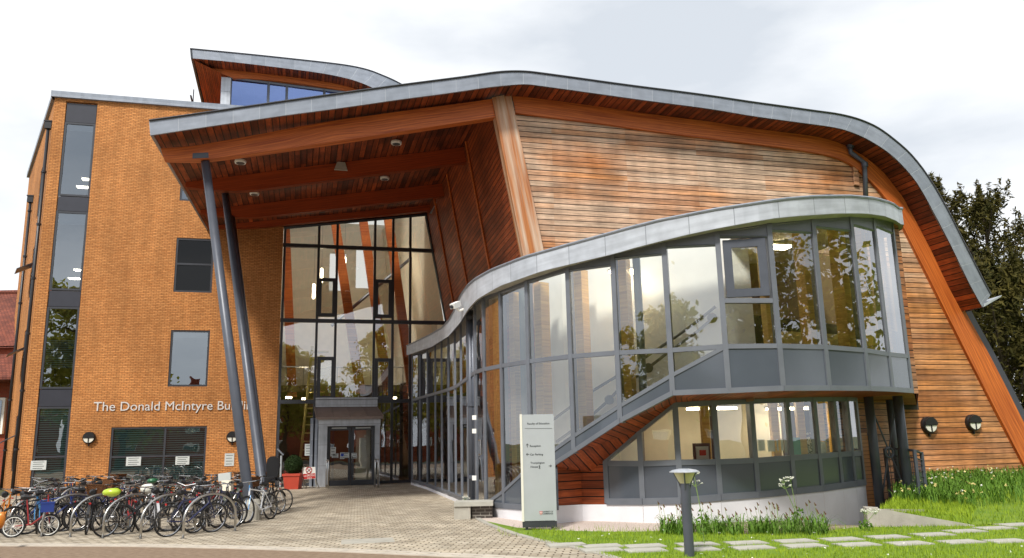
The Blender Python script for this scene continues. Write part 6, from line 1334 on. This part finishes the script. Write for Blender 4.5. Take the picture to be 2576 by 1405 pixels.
# folding bicycle lying low at the front left, covered saddles, bags
def small_bike():
    root = thing('folding_bicycle', 'small folding bicycle with thick white rim and red frame at the front of the rack', 'bicycle', (0, 0, 0)); R = .235
    for sx_, nm in ((-.36, 'rear_wheel'), (.36, 'front_wheel')):
        c = V(sx_, 0, R); wl_ = MB(); wl_.ring(c, R-.035, .012, (V(1, 0, 0), Z), 26, 5)
        for k in range(14): a = 2*math.pi*k/14; wl_.tube([c, c+V(math.cos(a)*(R-.04), 0, math.sin(a)*(R-.04))], .003, 3, caps=False)
        wo = wl_.build(nm, 'white', root); ty = MB(); ty.ring(c, R-.012, .022, (V(1, 0, 0), Z), 26, 6); ty.build('tyre', 'rubber', wo)
    f_ = MB(); f_.tube([V(-.36, .05, R), V(0, .03, .27), V(.30, .03, .52)], .02, 6); f_.tube([V(-.05, 0, .25), V(-.16, 0, .82)], .016, 6); f_.tube([V(.36, .05, R), V(.30, 0, .52), V(.27, 0, .9)], .016, 6); f_.build('frame', 'bk_red', root)
    h = MB(); h.tube([V(.27, -.25, .92), V(.27, .25, .92)], .012, 5); h.build('handlebar', 'chrome', root); s = MB(); s.tube([V(-.28, 0, .85), V(-.2, 0, .86), V(-.02, 0, .85)], [.05, .07, .016], 8); s.build('saddle', 'black', root)
    return root
fbk = small_bike(); gx_, gy_ = G(78, 1351); fbk.location = (gx_, gy_-.05, 0); fbk.rotation_euler = (-.12, 0, R_(12)); 
def bag(name, label, cat, x, y, Y, sz, mat):
    p = onY(x, y, Y); bmx = bmesh.new(); bmesh.ops.create_icosphere(bmx, subdivisions=2, radius=1)
    for v in bmx.verts: s = 1+.12*math.sin(v.co.x*7+v.co.z*5)*math.cos(v.co.y*6); v.co = Vector((v.co.x*sz[0]*s, v.co.y*sz[1]*s, v.co.z*sz[2]*s))
    me = bpy.data.meshes.new(name); bmx.to_mesh(me); bmx.free(); me.materials.append(MT[mat]); me.polygons.foreach_set('use_smooth', [True]*len(me.polygons)); o = bpy.data.objects.new(name, me); COL.objects.link(o); o.location = p; return tag(o, label, cat)
bag('saddle_cover', 'crumpled yellow green cover over a bicycle saddle', 'saddle cover', 281, 1239, 17.2, (.19, .12, .09), 'bk_yellow')
bag('saddle_cover', 'small mint green cover among the handlebars', 'saddle cover', 383, 1210, 21.5, (.13, .1, .07), 'bk_green')
bag('carrier_bag', 'white plastic bag hanging among the bicycles', 'bag', 370, 1230, 19.5, (.16, .1, .12), 'flowerwhite')
bag('carrier_bag', 'orange bag at the left edge beside the bicycles', 'bag', 3, 1308, 16.2, (.08, .07, .16), 'bk_orange')
p = onY(120, 1278, 18.4); m = MB(); m.box(p, (.26, .10, .18), (V(.9, .4, 0), V(-.4, .9, 0), Z)); m.box(p+Z*.11, (.28, .12, .04), (V(.9, .4, 0), V(-.4, .9, 0), Z)); o = bev(m.build('pannier_bag', 'bk_blue'), .03); tag(o, 'bright blue pannier bag behind the third front hoop', 'bag')
p = onY(566, 1200, 22.5); m = MB(); m.box(p, (.32, .24, .20), (V(.97, .2, .1), V(-.2, .97, 0), V(-.1, 0, 1))); o = bev(m.build('parcel_box', 'paper'), .02); tag(o, 'white box resting on a bicycle carrier near the columns', 'box')
p = onY(572, 1222, 22.0); m = MB(); m.box(p, (.26, .2, .26)); o = bev(m.build('cream_pannier', 'cream'), .03); tag(o, 'cream pannier bag under the white box near the columns', 'bag')
# basket of the front bicycle is the large one
p = onY(140, 1250, 17.0); 
# ------------------------------------------------------------------ trees
def branch_tree(name, label, base, h, spread, nl, lsize, mat, up=.5, nb=26, trunk=.35, conifer=False, group=None, low=.12, seed=1, dens_=.55):
    r = np.random.default_rng(seed); t = thing(name, label, 'tree', base, group); base = np.array(base, float); tm = MB()
    tm.tube([base, base+V(.1, 0, h*.3), base+V(.25, .1, h*.6), base+V(.2, .1, h*.93)], [trunk, trunk*.75, trunk*.45, .04], 9); pts = []; tips = []
    for k in range(nb):
        f = low+(1-low)*(k+.5)/nb; a = k*2.4+r.uniform(-.5, .5); z0 = h*f*.92
        if conifer: ln = spread*(1-f)**.55*(r.uniform(.65, 1.15)) + .25; rise = ln*r.uniform(.55, 1.3)
        else: ln = spread*math.sin(math.pi*min(1, .15+f*.85))**.6*r.uniform(.6, 1.1); rise = ln*up*r.uniform(.2, 1.1)
        p0 = base+V(.2*f, .1*f, z0); d_ = V(math.cos(a), math.sin(a), 0); p1 = p0+d_*ln*.55+Z*rise*.4; p2 = p0+d_*ln+Z*rise; tm.tube([p0, p1, p2], [trunk*.32*(1-f*.7), .06, .02], 5, caps=False); tips += [p2, (p1+p2)/2+Z*.2, p2+V(r.uniform(-.5, .5), r.uniform(-.5, .5), -.1)]
        for j in range(9):
            s = .25+.75*(j+.5)/9; c = (p0+(p1-p0)*min(1, s*1.8)) if s < .55 else p1+(p2-p1)*((s-.55)/.45)
            m_ = max(3, int(nl/nb/9)); sg_ = (ln*.13*(1.25-s*.75)+.1)*(1 if conifer else 1.3)
            g_ = r.normal(size=(m_, 3))*sg_*np.array([1, 1, .55 if not conifer else .9])
            if conifer: g_[:, 2] += np.abs(r.normal(size=m_))*sg_*.9
            pts.append(c+g_+(r.normal(size=3)*sg_*dens_))
    if conifer:
        for q_ in tips:
            ln_ = r.uniform(.5, 1.5)
            for k in range(9): pts.append(q_+V(r.uniform(-.05, .05), 0, ln_*k/9)+r.normal(size=(5, 3))*.10*(1.25-k/9))
        for k in range(26):
            c = base+V(.2, .1, h*(.86+.14*k/26)); pts.append(c+r.normal(size=(12, 3))*.16*(1.3-k/26))
    tm.build('trunk', 'bark', t, smooth=True); leaves_mesh('crown', np.concatenate(pts), lsize, mat, t, asp=.26 if conifer else .6); return t
def tb(x, Y, ytop): p = onY(x, 1090, Y); top = onY(x, ytop, Y); return V(p[0], Y, -.05), top[2]
for i, (x, Y, yt, sp_, nl, lb) in enumerate(((2440, 47, 440, 4.3, 7500, 'tall dark conifer with broken spiky top just right of the roof curve'), (2545, 44, 462, 3.6, 6500, 'dark conifer with upright shoots at the right edge of the photo'), (2545, 37, 640, 4.0, 10500, 'broad dark conifer in front, filling the lower right behind the timber hall'), (2385, 52, 560, 2.6, 3000, 'smaller conifer rising directly behind the zinc roof edge'))):
    b_, h_ = tb(x, Y, yt); branch_tree('conifer', lb, b_, h_, sp_, int(nl*1.5), .16, 'leaf_dark', conifer=True, nb=34, group='dark conifers right of the hall', low=.04, seed=20+i)
# the street behind the viewer, seen only in the glass
for i, (x, y, h_, sp_) in enumerate(((-14, -16, 13, 5), (4, -20, 15, 6), (16, -17, 19, 7), (-30, -24, 14, 6), (30, -26, 14, 6), (-19, -19, 21, 7), (27, -15, 23, 8.5), (39, -8, 22, 8.5), (53, -1, 22, 9), (37, 9, 20, 8), (44, 23, 20, 8))):
    branch_tree('street_tree', ['broad leafy tree reflected in the brick building windows', 'tall leafy tree reflected in the middle of the glass bay', 'leafy tree reflected in the right panes of the glass bay', 'far left street tree behind the viewer', 'far right street tree behind the viewer', 'tallest street tree behind the viewer, reflected in the window strip', 'wide street tree reflected in the opening window of the bay', 'street tree reflected in the right curve of the glass bay', 'outermost street tree on the right behind the viewer', 'tree at the right of the lawn, outside the photo', 'tree beyond the flower bank, outside the photo on the right'][i], (x, y, 0), h_, sp_, 9500, .26, 'leaf_lit', nb=26, low=.25, seed=50+i, group='street trees behind the viewer')
for i, (x, w_, h_) in enumerate(((-26, 13, 6.2), (-8, 14, 6.8), (10, 13, 6.2), (27, 14, 6.6))):
    t = thing('terraced_house', ['brick house behind the viewer, far left of the street', 'brick house behind the viewer, left of the middle', 'brick house behind the viewer, right of the middle', 'brick house behind the viewer, far right of the street'][i], 'house', (x, -36, 0), 'brick houses across the street')
    m = MB(); m.box((x, -38, h_/2), (w_, 8, h_)); m.build('wall', 'brick_red', t); m = MB(); a = V(x-w_/2-.3, -33.7, h_-.1); b = V(x+w_/2+.3, -33.7, h_-.1); c = V(x+w_/2+.3, -38, h_+3.4); d = V(x-w_/2-.3, -38, h_+3.4)
    m.quad(a, b, c, d, [(0, 0), (w_, 0), (w_, 5.4), (0, 5.4)]); m.quad(V(x-w_/2-.3, -42.3, h_-.1), V(x+w_/2+.3, -42.3, h_-.1), c, d); r2_ = m.build('roof', 'rooftile', t); m = MB(); m.box((x+w_*.3, -38, h_+3.6), (1.2, .9, 2)); m.build('chimney', 'brick_red', r2_)
    for k in (-1, 1):
        for zz_ in (1.9, 4.7): m = MB(); m.box((x+k*w_*.26, -33.97, zz_), (1.8, .12, 1.5)); f_ = m.build('window', 'white', t); m = MB(); m.box((x+k*w_*.26, -33.88, zz_), (1.5, .06, 1.2)); m.build('pane', 'glass_dark', f_)
m = MB(); m.box((0, -22.5, .9), (80, .3, 1.8)); tag(m.build('garden_wall', 'brick_red'), 'long brick garden wall across the street behind the viewer', 'wall')
# ------------------------------------------------------------------ renderer
SC.render.engine = 'CYCLES'; SC.cycles.max_bounces = 8; SC.cycles.transparent_max_bounces = 16; SC.cycles.glossy_bounces = 3; SC.cycles.diffuse_bounces = 3
